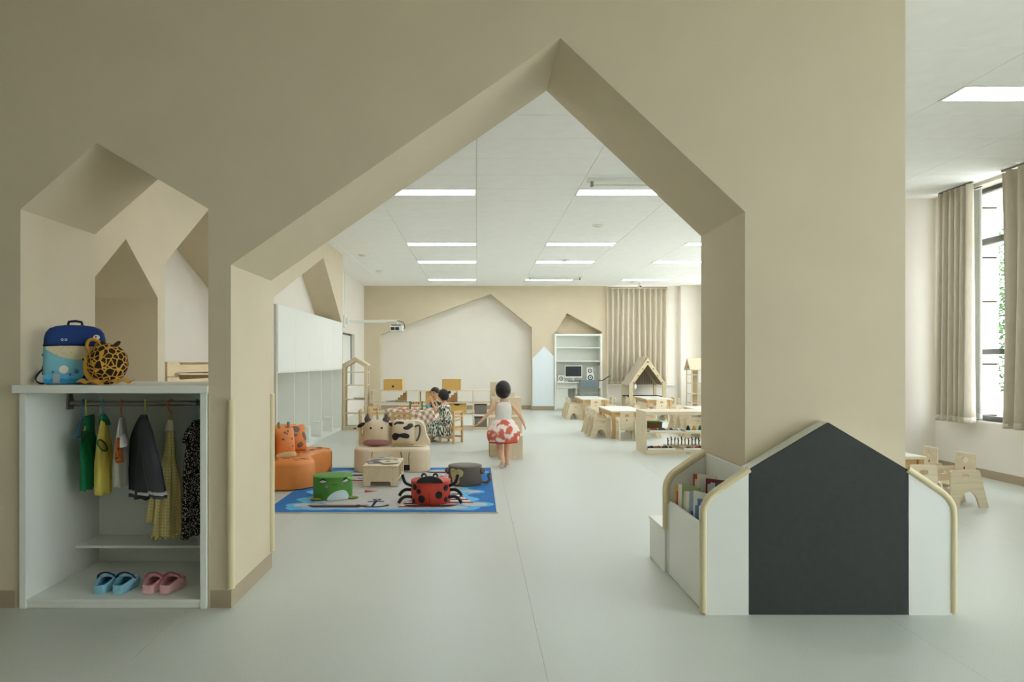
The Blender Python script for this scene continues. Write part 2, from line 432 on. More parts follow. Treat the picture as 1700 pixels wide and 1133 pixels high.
# outside: paving, stone clad pilaster, trees
struct(box(6.3, 60, -30, 60, -.35, -.2).build('ground_outside', mat('grass_and_paving', 'CFCEC4', .9, .1, 2)))
M['stone'] = mat('pale_stone', 'C9BFAE', .8, .06, 20, .2, 120)
sp = thing('stone_pilaster', 'pale stone clad pillar outside the near window', 'pillar', (6.3, 8.9, -.2))
box(6.02, 6.60, 8.63, 9.18, -.2, 4.4).build('core', mat('stone_joint', '2E2B27', .9), sp)
zs = [-.2, .62, 1.27, 1.42, 2.06, 2.62, 3.25, 3.9, 4.4]
for a, b in zip(zs, zs[1:]): box(6.015, 6.615, 8.615, 9.19, a+.009, b-.009).build('stone_slab', M['stone'], sp, bevel=.006, seg=1)
def tree(loc, h, r, n, label):
    t = thing('garden_tree', label, 'tree', loc, 'trees outside the window')
    x, y, z = loc
    MB().tube([(x, y, z), (x+.05, y, z+h*.35), (x-.05, y+.05, z+h*.7)], .1, 8, [.13, .1, .05]).build('trunk', mat('bark', '6B5A45', .9, .2, 15), t, True)
    m = MB(); R = random.Random(int(x*10))
    for k in range(n):
        a, e, q = R.uniform(0, 2*PI), R.uniform(-1, 1), R.random()**.4
        s_ = math.sqrt(1-e*e); c = Vector((x+r*q*s_*math.cos(a), y+r*q*s_*math.sin(a), z+h*.56+h*.46*q*e))
        d = Vector((R.uniform(-1,1), R.uniform(-1,1), R.uniform(-.6,.6))).normalized(); e2 = d.orthogonal().normalized(); L = R.uniform(.10, .18)
        m.add([c, c+d*L*.5+e2*L*.28, c+d*L, c+d*L*.5-e2*L*.28], [(0,1,2,3)])
    o = m.build('foliage', mat('leaf_green', '3E5A2C', .7, .35, 3), t); o['kind'] = 'stuff'
tree((15.9, 20.0, -.2), 5.6, 1.9, 5200, 'bushy green tree outside, beside the stone pillar')
tree((21.5, 22.0, -.2), 6.2, 2.4, 3000, 'broad green tree standing right of the bushy one outside')
# ================================================================== ceiling fittings
rown = ['over the entrance side', 'of the row just behind the arch', 'of the third row from the back', 'of the second row from the back', 'of the row nearest the far wall']
coln = ['left', 'middle', 'right']
for i, r in enumerate(LROWS):
    for j, c in enumerate(LCOLS):
        L = thing('ceiling_light', '%s white panel light %s' % (coln[j], rown[i]), 'ceiling light', (c+.6, r+.15, ZC), 'flush ceiling panel lights')
        MB().plate([(c, r), (c+1.2, r), (c+1.2, r+.3), (c, r+.3)], [[(c+.018, r+.018), (c+1.182, r+.018), (c+1.182, r+.282), (c+.018, r+.282)]], ZC-.006, ZC+.02, XY).build('frame', M['white'], L)
        box(c+.018, c+1.182, r+.018, r+.282, ZC-.001, ZC+.01).build('diffuser', M['light'], L)
def ceil_pt(u, v): 
    Y = (ZC-CH)*F/(VY-v); return (u-VX)/F*Y, Y
for (u, v, lab) in ((602, 423, 'round white ceiling speaker near the left locker wall'), (630, 450, 'round white ceiling speaker behind the one near the lockers'), (993, 374, 'round white detector between the middle panel lights'), (938, 432, 'round white detector beside the farther middle panel light'), (1052, 468, 'round white detector by the curtained window')):
    x, y = ceil_pt(u, v); d = thing('ceiling_disc', lab, 'detector', (x, y, ZC))
    MB().lathe([(.085, 0), (.085, -.012), (.07, -.02), (.05, -.022)], (x, y, ZC)).build('housing', M['white'], d, True)
    MB().lathe([(.05, -.021), (.045, -.03), (.02, -.034)], (x, y, ZC)).build('cover', M['white2'], d, True)
for (u0, u1, v, lab) in ((975, 1090, 297, 'slim white tube lamp batten hung just behind the arch peak'), (876, 966, 459, 'slim white tube lamp batten hung near the far wall')):
    x0, y = ceil_pt(u0, v); x1, _ = ceil_pt(u1, v); b = thing('lamp_batten', lab, 'lamp', ((x0+x1)/2, y, ZC))
    box(x0, x1, y-.05, y+.05, ZC-.035, ZC).build('housing', M['white'], b, bevel=.006)
    MB().tube([(x0+.06, y, ZC-.07), (x1-.06, y, ZC-.07)], .013, 10).build('tube', M['white2'], b, True)
    for x in (x0+.05, x1-.05): box(x-.014, x+.014, y-.03, y+.02, ZC-.09, ZC-.035).build('lamp_holder', M['steel'], b, bevel=.004)
x, y = ceil_pt(1062, 474); y = 17.6; x = (1062-VX)/F*y
sc = thing('security_camera', 'small white security camera on the ceiling above the far curtain', 'camera', (x, y, ZC))
MB().lathe([(.05, 0), (.05, -.02), (.02, -.03), (.015, -.07)], (x, y, ZC)).build('mount', M['white'], sc, True)
MB().tube([(x, y+.06, ZC-.075), (x, y-.09, ZC-.1)], .035, 14).build('body', M['white'], sc, True)
MB().tube([(x, y-.09, ZC-.1), (x, y-.10, ZC-.102)], .024, 14).build('lens', M['dark'], sc)

# ================================================================== curtains
def curtain(name, label, p0, p1, z0, z1, folds, amp, m, seed=0, th=.004, rail=True, group=None):
    R = random.Random(seed); p0, p1 = Vector((*p0, 0)), Vector((*p1, 0)); d = p1-p0; n = Vector((-d.y, d.x, 0)).normalized()
    th_ = thing(name, label, 'curtain', ((p0.x+p1.x)/2, (p0.y+p1.y)/2, z0), group)
    N_ = folds*10; ph = [R.uniform(.7, 1.3) for _ in range(folds+2)]; off = [R.uniform(-.25, .25) for _ in range(folds+2)]
    rows = []
    for i in range(14):
        s_ = i/13; z = z1+(z0-z1)*s_; row = []
        for k in range(N_+1):
            t_ = k/N_; q = t_*folds; j = int(q); f = q-j
            a = amp*(ph[j]*(1-f)+ph[j+1]*f)*(.75+.35*s_)
            w = math.sin(2*PI*q+off[j]*2*s_); w = math.copysign(abs(w)**.75, w)
            row.append(p0+d*(t_+.006*math.sin(9*t_+3*s_))+n*a*w+Vector((0, 0, z)))
        rows.append(row)
    mb = MB(); fw = [r for r in rows]; bk = [[p+n*th for p in r] for r in rows]
    mb.rings([a+b[::-1] for a, b in zip(fw, bk)], True, True)
    mb.build('cloth', m, th_, 'all')
    hem = MB(); hem.rings([a+b[::-1] for a, b in (([p+n*-.002 for p in rows[-1]], [p+n*(th+.002) for p in rows[-1]]), ([p+Vector((0,0,.07))-n*.002 for p in rows[-1]], [p+Vector((0,0,.07))+n*(th+.002) for p in rows[-1]]))]).build('hem', m, th_, 'all')
    if rail: MB().tube([p0+Vector((0,0,z1+.02)), p1+Vector((0,0,z1+.02))], .012, 8).build('rail', M['steel'], th_)
    return th_
M['curtain'] = mat('beige_curtain', 'C5BBA7', .85, .05, 30, .06, 400, stretch=(1,1,.3))
M['sheer'] = mat('white_curtain_lining', 'E9EEF0', .8, .03, 20)
def sub(m):
    b = m.node_tree.nodes['Principled BSDF']; b.inputs['Transmission Weight'].default_value = 0
cy = lambda u: XR*F/(u-VX)
curtain('window_curtain', 'beige pleated curtain at the far end of the near window', (XR-.125, cy(1576)), (XR-.125, cy(1633)), .60, ZC-.03, 6, .075, M['curtain'], 1)
curtain('curtain_lining', 'white lining cloth hanging beside the beige curtain at the glass', (XR+.04, cy(1600)), (XR+.04, cy(1624)), .64, 3.28, 3, .02, M['sheer'], 2)
curtain('window_curtain', 'beige pleated curtain at the right edge, extended unseen to hold back window light', (XR-.125, cy(1683)), (XR-.125, cy(2330)), .60, ZC-.03, 20, .07, M['curtain'], 3)  # unseen length past the frame edge added to cut light on the pier
curtain('window_curtain', 'wide beige curtain drawn across the window in the far wall', (CX0, YE-.09), (CX1, YE-.09), .70, 3.26, 11, .062, M['curtain'], 4)
struct(box(FX, 5.3, YE-.04, YE+.02, .66, .69).build('trim_1', M['white2']))

# ================================================================== coat cabinet in the left opening
CY0, CY1 = 3.578, 4.29
CXL, CXR = LX0+.004, LX1-.004
CT = CH-(640-VY)/F*CY0
cb = thing('coat_cabinet', 'white open coat cabinet set under the house shaped window', 'cabinet', ((CXL+CXR)/2, 3.9, 0))
box(CXL, CXL+.034, CY0, CY1, 0, CT-.042).build('side_panel', M['white'], cb, bevel=.002)
box(CXR-.034, CXR, CY0, CY1, 0, CT-.042).build('side_panel', M['white'], cb, bevel=.002)
box(CXL-.028, CXR+.012, CY0-.018, CY0, CT-.042, CT).build('top_edge', M['white'], cb, bevel=.003)
box(CXL, CXR, CY0, CY1, CT-.042, CT).build('top', M['white'], cb, bevel=.002)
box(CXL+.034, CXR-.034, CY1-.012, CY1, 0, CT-.042).build('back_panel', M['white2'], cb)
box(CXL+.034, CXR-.034, CY0+.004, CY1-.012, .03, .048).build('bottom', M['white'], cb, bevel=.002)
box(CXL+.034, CXR-.034, CY0+.01, CY0+.028, .002, .03).build('plinth', M['white'], cb)
box(CXL+.034, CXR-.034, 4.02, CY1-.012, .197, .214).build('shelf', M['white'], cb, bevel=.002)
RY, RZ = 3.96, 1.058
for x, s_ in ((CXL+.034, 1), (CXR-.034, -1)):
    MB().plate([(RY-.03, RZ-.035), (RY+.03, RZ-.035), (RY+.03, RZ+.02), (RY+.012, RZ+.075), (RY-.02, RZ+.075), (RY-.03, RZ+.02)], [], x, x+s_*.012, YZ).build('rod_bracket', M['steel'], cb, bevel=.003)
MB().tube([(CXL+.04, RY, RZ), (CXR-.04, RY, RZ)], .0155, 16).build('rod', M['steel'], cb, True)

# ---- clothes on hangers: the plane of each garment runs front to back through its hook
def frame_of(u, rot):
    X = (u-VX)/F*RY; a = math.radians(rot); d = Vector((-math.sin(a), math.cos(a), 0)); n = Vector((d.y, -d.x, 0))
    if n.dot(Vector((0, 0, RZ))-Vector((X, RY, RZ))) < 0: n = -n
    return Vector((X, RY, RZ)), d, n
def hanger(u, rot, hexc, label, drop=.125, half=.12, lower=True):
    p, d, n = frame_of(u, rot); z = Vector((0, 0, 1)); m = MB()
    hook = [p+z*-.01+d*.024]+[p+d*(.021*math.cos(a))+z*(.021*math.sin(a)) for a in [PI*k/8 for k in range(0, 9)]]+[p+d*-.012+z*-.035, p+z*-.05, p+z*-(drop-.03)]
    m.tube(hook, .0042, 8)
    top = p-z*(drop-.035)
    sh_ = [top-d*half-z*.085, top-d*half*.5-z*.045, top, top+d*half*.5-z*.045, top+d*half-z*.085]
    m.tube(spline(sh_, 5, False), .0055, 8)
    if lower: m.tube([top-d*half-z*.085, top-d*half*.9-z*.10, top+d*half*.9-z*.10, top+d*half-z*.085], .005, 8)
    o = m.build('clothes_hanger', paint(hexc, .35), None, True)
    tag(o, label, 'hanger', 'plastic hangers on the cabinet rod'); return o
def loft_px(u, rot, rows, th, folds=0, n=44, shift=0):
    """rows (v, u_left, u_right): a hollow looking cloth tube on the garment plane"""
    p, d, nn = frame_of(u, rot); p = p+nn*shift; out = []
    for i, (v, ul, ur) in enumerate(rows):
        a, b = on_plane(ul, v, p, nn), on_plane(ur, v, p, nn); z = (a.z+b.z)/2; c = (a+b)/2; hw = (b-a).length/2; c.z = z
        t_ = th*min(1, .35+i/len(rows)) if not isinstance(th, list) else th[i]; r = []
        for k in range(n):
            q = 2*PI*k/n; g_ = min(1, i/len(rows)*1.3+.12); wv = 1+folds*g_*(math.sin(6*q+i*.10)+.6*math.sin(11*q-i*.07+u))
            r.append(c+d*hw*math.cos(q)*(1-.03*g_*(1+math.sin(6*q+i*.1))*(folds > 0))+nn*t_*math.sin(q)*wv+Vector((0, 0, .004*math.sin(6*q)*g_*(folds > 0))))
        out.append(r)
    return out
def dense(rows, k=4):
    return [tuple(p) for p in spline(rows, k, False)]
def garment(name, label, u, rot, mtl, rows, th, folds=.34, loc_v=None):
    p, d, n = frame_of(u, rot)
    g = thing(name, label, 'clothing', (p.x, p.y, p.z-.5))
    MB().rings(loft_px(u, rot, dense(rows), th, folds)).build('body', mtl, g, 'all')
    return g
hanger(138, 10, '3E7FA8', 'empty blue hanger at the left end of the rod', half=.13)
hanger(144, 14, 'B9C94A', 'lime hanger carrying the green top', half=.06)
g = garment('green_shirt', 'green sleeveless top, leftmost on the coat rod', 144, 14, paint('0F7A4C', .8), [(690, 140, 156), (700, 140.5, 157), (716, 141, 156), (728, 137, 158), (738, 134, 160), (760, 135.5, 161), (785, 136.5, 157), (812, 138, 152)], .028)
MB().rings(loft_px(144, 14, dense([(736, 134, 138), (726, 138, 141), (716, 140, 142)]), .02, 0, shift=.022)).build('armhole_trim', paint('0A3F2A', .8), g, 'all')
hanger(171.5, 15, '3F8FA8', 'blue hanger carrying the yellow top', half=.06)
g = garment('yellow_shirt', 'yellow short sleeved top with green trim on a blue hanger', 171.5, 15, paint('E0CC62', .8), [(689, 169, 174), (700, 168, 177), (715, 166, 178), (730, 164, 180), (748, 164.5, 182), (770, 164.5, 180), (795, 164, 179.5), (819, 165, 178)], .03)
MB().rings(loft_px(171.5, 15, dense([(688, 168.5, 173), (696, 168, 176.5), (706, 171, 177.5)], 3), .03, 0)).build('collar', paint('0F6B45', .8), g, 'all')
p, d, n = frame_of(171.5, 15)
ov = [on_plane(170+6.5*math.cos(a)+4.5*math.sin(a), 740+9.5*math.sin(a), p+n*.032, n) for a in [2*PI*k/28 for k in range(28)]]
MB().tube(ov, .0042, 8, closed=True).build('armhole_trim', paint('0F6B45', .8), g, True)
cen = sum(ov, Vector())/28
MB().add([cen-n*.004]+[q-n*.002 for q in ov], [(0, 1+k, 1+(k+1) % 28) for k in range(28)]).build('armhole_lining', paint('B8982F', .85), g)
hanger(201.5, 15, 'CF6A34', 'orange hanger carrying the white top', half=.055)
g = garment('white_shirt', 'white short sleeved top with an orange print on an orange hanger', 201.5, 15, paint('D9D8CE', .8), [(693, 199, 206), (705, 197, 208), (720, 196, 209), (735, 195, 211.5), (755, 194.5, 213), (780, 194.5, 210), (805, 195.5, 208.5)], .028)
MB().rings(loft_px(201.5, 15, dense([(722, 199, 207), (732, 197, 208), (742, 196.5, 205)], 3), .03, 0, shift=.026)).build('sleeve', paint('E2E1D8', .8), g, 'all')
MB().rings(loft_px(201.5, 15, dense([(727, 194, 200), (745, 193.3, 201), (762, 194, 201), (768, 197, 201)], 3), .02, 0, shift=.022)).build('printed_patch', pattern_mat('melon_print', 'dots', ['2A2016', 'B5602E'], 45, .8, thr=.28), g, 'all')
hanger(239, 47, 'BFC84A', 'lime hanger carrying the grey jacket')
g = garment('grey_jacket', 'dark grey jacket with white cuff stripes in the middle of the rod', 239, 47, paint('3D4247', .85), [(689, 236, 242), (700, 229, 246), (720, 221, 251), (740, 216.5, 256), (770, 218, 252), (800, 220, 250), (826, 221, 246)], .042, .2)
sleeve = dense([(697, 236, 246), (715, 231, 252), (735, 233, 256), (765, 240, 262), (795, 246, 267), (826, 254, 272)])
MB().rings(loft_px(239, 47, sleeve, .034, .16, shift=.045)).build('sleeve', paint('41464B', .85), g, 'all')
MB().rings(loft_px(239, 47, [(815.5, 252, 271.3), (820, 253, 271.8)], [.041, .041], .16, shift=.045)).build('cuff_stripe', paint('C9CCC8', .85), g, 'all')
MB().rings(loft_px(239, 47, [(814, 219.6, 248.8), (818.5, 219.7, 248)], [.049, .049], .2)).build('hem_stripe', paint('C9CCC8', .85), g, 'all')
hanger(283.5, -40, 'CF6A34', 'orange hanger carrying the pale yellow dress', half=.022, lower=False)
M['lace'] = pattern_mat('yellow_lace', 'grid', ['EADFA8', 'CBBB7C'], 55, .85, thr=.55)
g = garment('lace_dress', 'pale yellow lace dress with a scalloped hem', 283.5, -40, M['lace'], [(697, 280, 286), (710, 277, 288), (722, 275, 289), (745, 273.5, 290), (765, 270, 292), (790, 265, 298), (820, 260, 301), (850, 257, 302), (876, 255, 303), (888, 254, 305)], .05, .34)
MB().rings(loft_px(283.5, -40, dense([(697, 279.5, 286.5), (705, 277.5, 287.5), (717, 275, 289.2)], 3), .04, 0)).build('yoke', paint('D9D3B4', .85), g, 'all')
p, d, n = frame_of(283.5, -40)
sc_ = MB()
for k in range(16):
    q = 2*PI*k/16; a, b = on_plane(254, 888, p, n), on_plane(305, 888, p, n); c = (a+b)/2; hw = (b-a).length/2
    sc_.ell(c+d*hw*math.cos(q)+n*.055*math.sin(q)*(1+.22*math.sin(5*q)), (.007, .021, .011), 10, 6)
sc_.build('scalloped_hem', M['lace'], g, True)
MB().rings(loft_px(283.5, -40, dense([(780, 255, 268), (810, 250, 263), (840, 246, 260), (866, 243, 258)], 4), .03, .2, shift=-.07)).build('rear_ruffle', M['lace'], g, 'all')
hanger(327, 0, '4A90A8', 'blue hanger carrying the black floral dress')
M['floral'] = pattern_mat('black_floral', 'dots', ['C9C6B8', '1D1C1A'], 120, .85, thr=.36)
g = garment('floral_dress', 'black dress with small white flowers at the right end of the rod', 327, 0, M['floral'], [(697, 322, 331), (712, 312, 338), (725, 309, 341), (738, 311, 343), (760, 309, 345), (800, 306, 349), (840, 304, 351), (882, 303.5, 353)], .042, .34)
MB().rings(loft_px(327, 0, dense([(710, 311, 324), (722, 308, 322), (735, 310, 320)], 3), .03, .3, shift=.04)).build('flutter_sleeve', M['floral'], g, 'all')

# ---- clogs
def clog(name, label, loc, c_sole, c_up, c_in, c_strap, group):
    t = thing(name, label, 'shoe', loc, group, world=False); Lg = .205
    def hw(s_): return .005+.042*(math.sin(PI*min(1, max(0, s_*.92+.06)))**.45)*(.9+.22*s_ if s_ < .75 else 1.065-1.1*(s_-.75)**2*4*.4)
    ts = [0, .02, .06, .12, .2, .3, .4, .5, .6, .7, .8, .88, .94, .98, 1]
    m = MB(); rg = []
    for s_ in ts:
        w = hw(s_) if 0 < s_ < 1 else hw(s_)*.55; y = s_*Lg; h = .022
        rg.append([(-w*.93, y, .001), (-w, y, .006), (-w, y, h), (w, y, h), (w, y, .006), (w*.93, y, .001)])
    m.rings(rg); m.build('sole', c_sole, t, True)
    m = MB(); rg = []
    for s_ in ts:                                 # low wall around the open heel, runs into the upper
        w = hw(s_) if 0 < s_ < 1 else hw(s_)*.55; y = s_*Lg; hh = .045+.024*min(1, max(0, (s_-.05)/.5))
        if s_ > .62: continue
        for side in (1,): pass
        rg.append([(-w, y, .02), (-w*.98, y, hh), (-w*.86, y+.002, hh+.002), (-w*.8, y+.004, .024), (w*.8, y+.004, .024), (w*.86, y+.002, hh+.002), (w*.98, y, hh), (w, y, .02)])
    w0 = rg[0]; m.rings(rg, True, True, True); m.build('heel_shell', c_up, t, True)
    m = MB(); m.rings([[(-hw(s_)*.80, s_*Lg, .0245), (-hw(s_)*.8, s_*Lg, .0265), (hw(s_)*.8, s_*Lg, .0265), (hw(s_)*.8, s_*Lg, .0245)] for s_ in (.05, .12, .25, .4, .6, .7)]); m.build('insole', c_in, t)
    box(-hw(.05)*.8, hw(.05)*.8, .001, .009, .02, .046).build('heel_back', c_up, t, bevel=.003)
    m = MB(); rg = []
    for s_ in (.46, .54, .62, .7, .78, .86, .92, .96, .99, 1.0):
        w = hw(min(s_, .985))*(1 if s_ < .98 else (.75 if s_ < 1 else .4)); top = .072*(1-max(0, (s_-.5))**2*1.9); top = max(top, .03) if s_ < 1 else .026
        ring = [(w*1.01*math.cos(a), s_*Lg+.0, .02+(top-.02)*math.sin(a)**.7) for a in [PI*k/12 for k in range(13)]]
        ins = [(p_[0]*.9, p_[1], .02+(p_[2]-.02)*.9) for p_ in ring][::-1]
        rg.append(ring+ins)
    m.rings(rg); up = m.build('upper', c_up, t, 'all')
    hol = MB()
    for s_, a in ((.68, 1.2), (.68, 1.95), (.8, 1.0), (.8, 1.57), (.8, 2.14), (.9, 1.3), (.9, 1.85)):
        w = hw(s_)*1.01; top = .072*(1-max(0, s_-.5)**2*1.9)
        hol.ell((w*math.cos(a), s_*Lg, .02+(top-.02)*math.sin(a)**.7), (.0042, .0042, .0025), 10, 6)
    hol.build('vent_hole', c_in, up, True)
    arc = [(hw(.5)*1.06*math.cos(a), Lg*(.47-.10*math.sin(a)), .052+.042*math.sin(a)) for a in [PI*k/14 for k in range(15)]]
    st = MB().tube(arc, .0065, 8, flat=.5).build('strap', c_strap, t, True)
    for sgn in (-1, 1): MB().ell((sgn*hw(.5)*1.08, Lg*.47, .052), (.004, .008, .008), 12, 8).build('rivet', M['white2'], st, True)
    return t
sz = .0482
bl = [paint(h, .5) for h in ('8CC4D6', '8CC4D6', '3B7FA3', '1E2358')]
pk = [paint(h, .5) for h in ('E3B5B8', 'E3B0B4', 'C9868B', 'C0566F')]
for X, lab, c, rz in ((-2.035, 'light blue clog with navy strap, left one of the blue pair', bl, .03), (-1.935, 'light blue clog with navy strap, right one of the blue pair', bl, -.03), (-1.775, 'pink clog, left one of the pink pair', pk, .0), (-1.682, 'pink clog, right one of the pink pair', pk, -.06)):
    o = clog('clog_shoe', lab, (X, 3.662, sz), *c, 'clogs on the cabinet floor'); o.rotation_euler.z = rz

# ---- whale backpack
bp = thing('backpack', 'blue whale backpack standing on the coat cabinet', 'backpack', (-2.213, 3.755, CT), rz=.55, world=False)
def sq(w, dpt, z, cy=0, n=28, p=4.5): return [(w*math.copysign(abs(math.cos(a))**(2/p), math.cos(a)), cy+dpt*math.copysign(abs(math.sin(a))**(2/p), math.sin(a)), z) for a in [2*PI*k/n for k in range(n)]]
lb = paint('7FBECB', .8); nb = paint('1C3A78', .8); nv = paint('1B2340', .8)
MB().rings([sq(.135, .05, .002), sq(.15, .062, .012), sq(.152, .066, .10), sq(.15, .064, .19), sq(.149, .063, .213)]).build('lower_body', lb, bp, 'all')
MB().rings([sq(.149, .063, .213), sq(.147, .062, .25), sq(.139, .059, .282), sq(.122, .053, .304), sq(.09, .042, .318), sq(.045, .024, .325)]).build('upper_body', nb, bp, 'all')
MB().rings([sq(.151, .0655, .207), sq(.152, .0665, .212), sq(.1505, .065, .217)]).build('zip_band', nv, bp, 'all')
MB().tube([(-.035, 0, .32), (-.03, 0, .343), (0, 0, .348), (.03, 0, .343), (.035, 0, .32)], .007, 8).build('top_handle', nv, bp, True)
fr = lambda a, b, t: (a, t, b)
fy = -.0675
MB().plate([tuple(q) for q in spline([(-.125, .206), (.125, .206), (.128, .18), (.095, .145), (.02, .135), (-.06, .146), (-.11, .172)], 4)], [], fy-.002, fy+.004, fr).build('belly_flap', pattern_mat('whale_belly', 'dots', ['8C8468', 'CFC4A0'], 70, .8, thr=.16), bp)
for cx, cz, r, m_, nm in ((-.055, .082, .022, 'E6E2D3', 'bubble_badge'), (.005, .07, .012, '2D6FA8', 'bubble_badge'), (-.105, .068, .006, '2D6FA8', 'bubble_badge'), (-.025, .054, .006, '2D6FA8', 'bubble_badge'), (.065, .086, .008, 'DAD6C4', 'bubble_badge')):
    MB().plate(oval(cx, cz, r, r, 18), [], fy-.002, fy+.004, fr).build(nm, paint(m_, .8), bp)
wv = [(-.148, .012)]+[(-.148+.3*k/24, .052+.004*math.sin(k*1.9)) for k in range(25)]+[(.15, .012)]
MB().plate(wv, [], -.0670, -.06, fr).build('wave_print', paint('58ABD0', .8), bp)
MB().plate([(-.148, .010)]+[(-.148+.3*k/24, .032+.004*math.sin(k*1.9+1)) for k in range(25)]+[(.15, .010)], [], -.0678, -.06, fr).build('wave_print', paint('2E8CC0', .8), bp)
MB().plate([tuple(q) for q in spline([(.03, .035), (.055, .06), (.1, .066), (.135, .06), (.14, .03), (.10, .036), (.06, .036)], 3)], [], -.0695, -.06, fr).build('tail_print', paint('1C3A78', .8), bp)
MB().plate([tuple(q) for q in spline([(.03, .14), (.055, .14), (.07, .118), (.06, .105), (.042, .12)], 3)], [], fy-.004, fy+.003, fr).build('fin', nv, bp)
MB().plate(rrect(-.105, -.073, .010, .055, .003), [], -.0695, -.06, fr).build('grey_label', paint('9DA3A3', .8), bp)
for cx, r in ((.10, .016),):
    e = MB().plate(oval(cx, .258, r, .014, 18), [], -.0655, -.055, fr).build('eye', paint('E4E2D4', .7), bp); MB().plate(oval(cx-.004, .261, .005, .005, 12), [], -.0665, -.06, fr).build('pupil', M['dark'], e)
for cx in (-.062, -.045): MB().plate(oval(cx, .243, .0065, .0065, 14), [oval(cx, .243, .0035, .0035, 10)], -.0655, -.055, fr).build('nostril_ring', paint('E4E2D4', .7), bp)
MB().rings([[(-.1545, -.05, .155), (-.1545, .05, .155), (-.150, .05, .155), (-.150, -.05, .155)], [(-.1545, -.05, .167), (-.1545, .05, .167), (-.150, .05, .167), (-.150, -.05, .167)]]).build('side_pocket_band', nv, bp)
gl = MB()
for (y0, z0, y1, z1) in ((-.03, .085, -.03, .10), (-.022, .085, -.012, .10), (-.012, .10, -.002, .085), (-.03, .055, -.02, .075), (-.02, .075, -.01, .06), (-.006, .055, .006, .07), (.006, .07, .012, .058)):
    gl.tube([(-.1535, y0, z0), (-.1535, y1, z1)], .0018, 6)
gl.build('side_lettering', nv, bp)
MB().tube(spline([(-.13, .06, .10), (-.165, .085, .07), (-.185, .06, .03), (-.165, .04, .006), (-.13, .05, .01)], 5, False), .010, 8, flat=.25).build('shoulder_strap', nv, bp, True)
# ---- giraffe ball bag
gb = thing('ball_bag', 'round giraffe print bag leaning on the whale backpack', 'bag', (-2.005, 3.70, CT), world=False)
M['gir'] = pattern_mat('giraffe_print', 'cells', ['D8A64A', '33261C'], 34, .8, thr=.085)
yl = paint('D2A040', .8)
MB().ell((0, 0, .112), (.105, .088, .112), 28, 18, Matrix.Rotation(.25, 3, 'Y')).build('ball', M['gir'], gb, 'all')
MB().tube([(-.02+.106*math.cos(a)*.55-.03, -.088*math.cos(a)*.6+.0, .112+.117*math.sin(a)) for a in [PI*(.1+.9*k/20) for k in range(21)]], .008, 8, flat=.5).build('zip_piping', yl, gb, True)
MB().plate([tuple(q) for q in spline([(-.09, .16), (-.105, .10), (-.09, .04), (-.04, .005), (.0, .0), (-.03, .04), (-.065, .09)], 4)], [], -.05, -.03, fr).build('front_gusset', yl, gb)
MB().tube(spline([(-.085, -.01, .165), (-.107, -.01, .20), (-.10, -.01, .235), (-.07, -.01, .245), (-.03, -.01, .225), (-.01, 0, .208)], 5, False), .009, 10).build('carry_handle', yl, gb, True)
for x, rr in ((-.01, -.7), (.06, .9)):
    MB().ell((x, -.02, .218), (.012, .01, .026), 12, 8, Matrix.Rotation(rr, 3, 'Y')).build('ear', paint('3B2A1E', .8), gb, True)
for (x0, x1, y, z) in ((-.10, .05, -.10, .012), (.03, .16, -.04, .012), (-.12, -.02, -.06, .012)):
    MB().rings([[(x0+(x1-x0)*k/12, y-.018+dy, zz) for dy, zz in ((0, q), (.03, q+.012), (.03, q+.016), (0, q+.004))] for k in range(13) for q in (.002+.016*abs(math.sin(k*.55+x0*20)),)]).build('strap', yl, gb, True)

# ---- wooden stacking cots in the niche behind the cabinet
def cot(z):
    t = thing('stacking_cot', '', 'cot', (-2.85, 6.4, z), 'pine cots stacked in the niche', world=False)
    prof = [(-.72, 0), (.72, 0), (.72, .115), (.45, .115), (.42, .085), (-.42, .085), (-.45, .115), (-.72, .115)]
    prof2 = [(-.72, .0), (-.60, 0), (-.57, .03), (.57, .03), (.60, 0), (.72, 0), (.72, .125), (.50, .125), (.47, .10), (-.47, .10), (-.50, .125), (-.72, .125)]
    for s_ in (-1, 1): MB().plate(prof2, [], s_*.26-.011, s_*.26+.011, YZ).build('side_rail', M['cotw'], t, bevel=.003, seg=1)
    for s_ in (-1, 1): box(-.249, .249, s_*.709-.011, s_*.709+.011, .005, .12).build('end_board', M['cotw'], t)
    for k in range(7): box(-.249, .249, -.6+k*.2-.04, -.6+k*.2+.04, .04, .052).build('slat', M['cotw'], t)
    return t
M['cotw'] = wood('pine_cot', 'D8C298', 1, .12)
c0 = cot(0); n_c = 10
names = ['bottom', 'second', 'third', 'fourth', 'fifth', 'sixth', 'seventh', 'eighth', 'ninth', 'topmost']
for k in range(n_c):
    o = c0 if k == 0 else copy_tree(c0)
    o.location = (-2.85, 6.4, k*.1305); o['label'] = '%s%s pine cot of the stack in the niche behind the coat cabinet' % (names[k], '' if k in (0, 9) else ' from the floor')

# ---- corner guards on the pier
for (x, y, lab) in ((AX0, YF, 'cream foam corner guard on the front edge of the left pier'), (AX0, YB, 'cream foam corner guard on the rear edge of the left pier')):
    g = thing('corner_guard', lab, 'corner guard', (x, y, .1)); s_ = 1 if y > 4 else -1
    MB().tube([(x+.002, y+s_*.002, .10), (x+.002, y+s_*.002, .105), (x+.002, y+s_*.002, 1.095), (x+.002, y+s_*.002, 1.10)], .02, 14, [.015, .02, .02, .015]).build('strip', M['guard'], g, True)

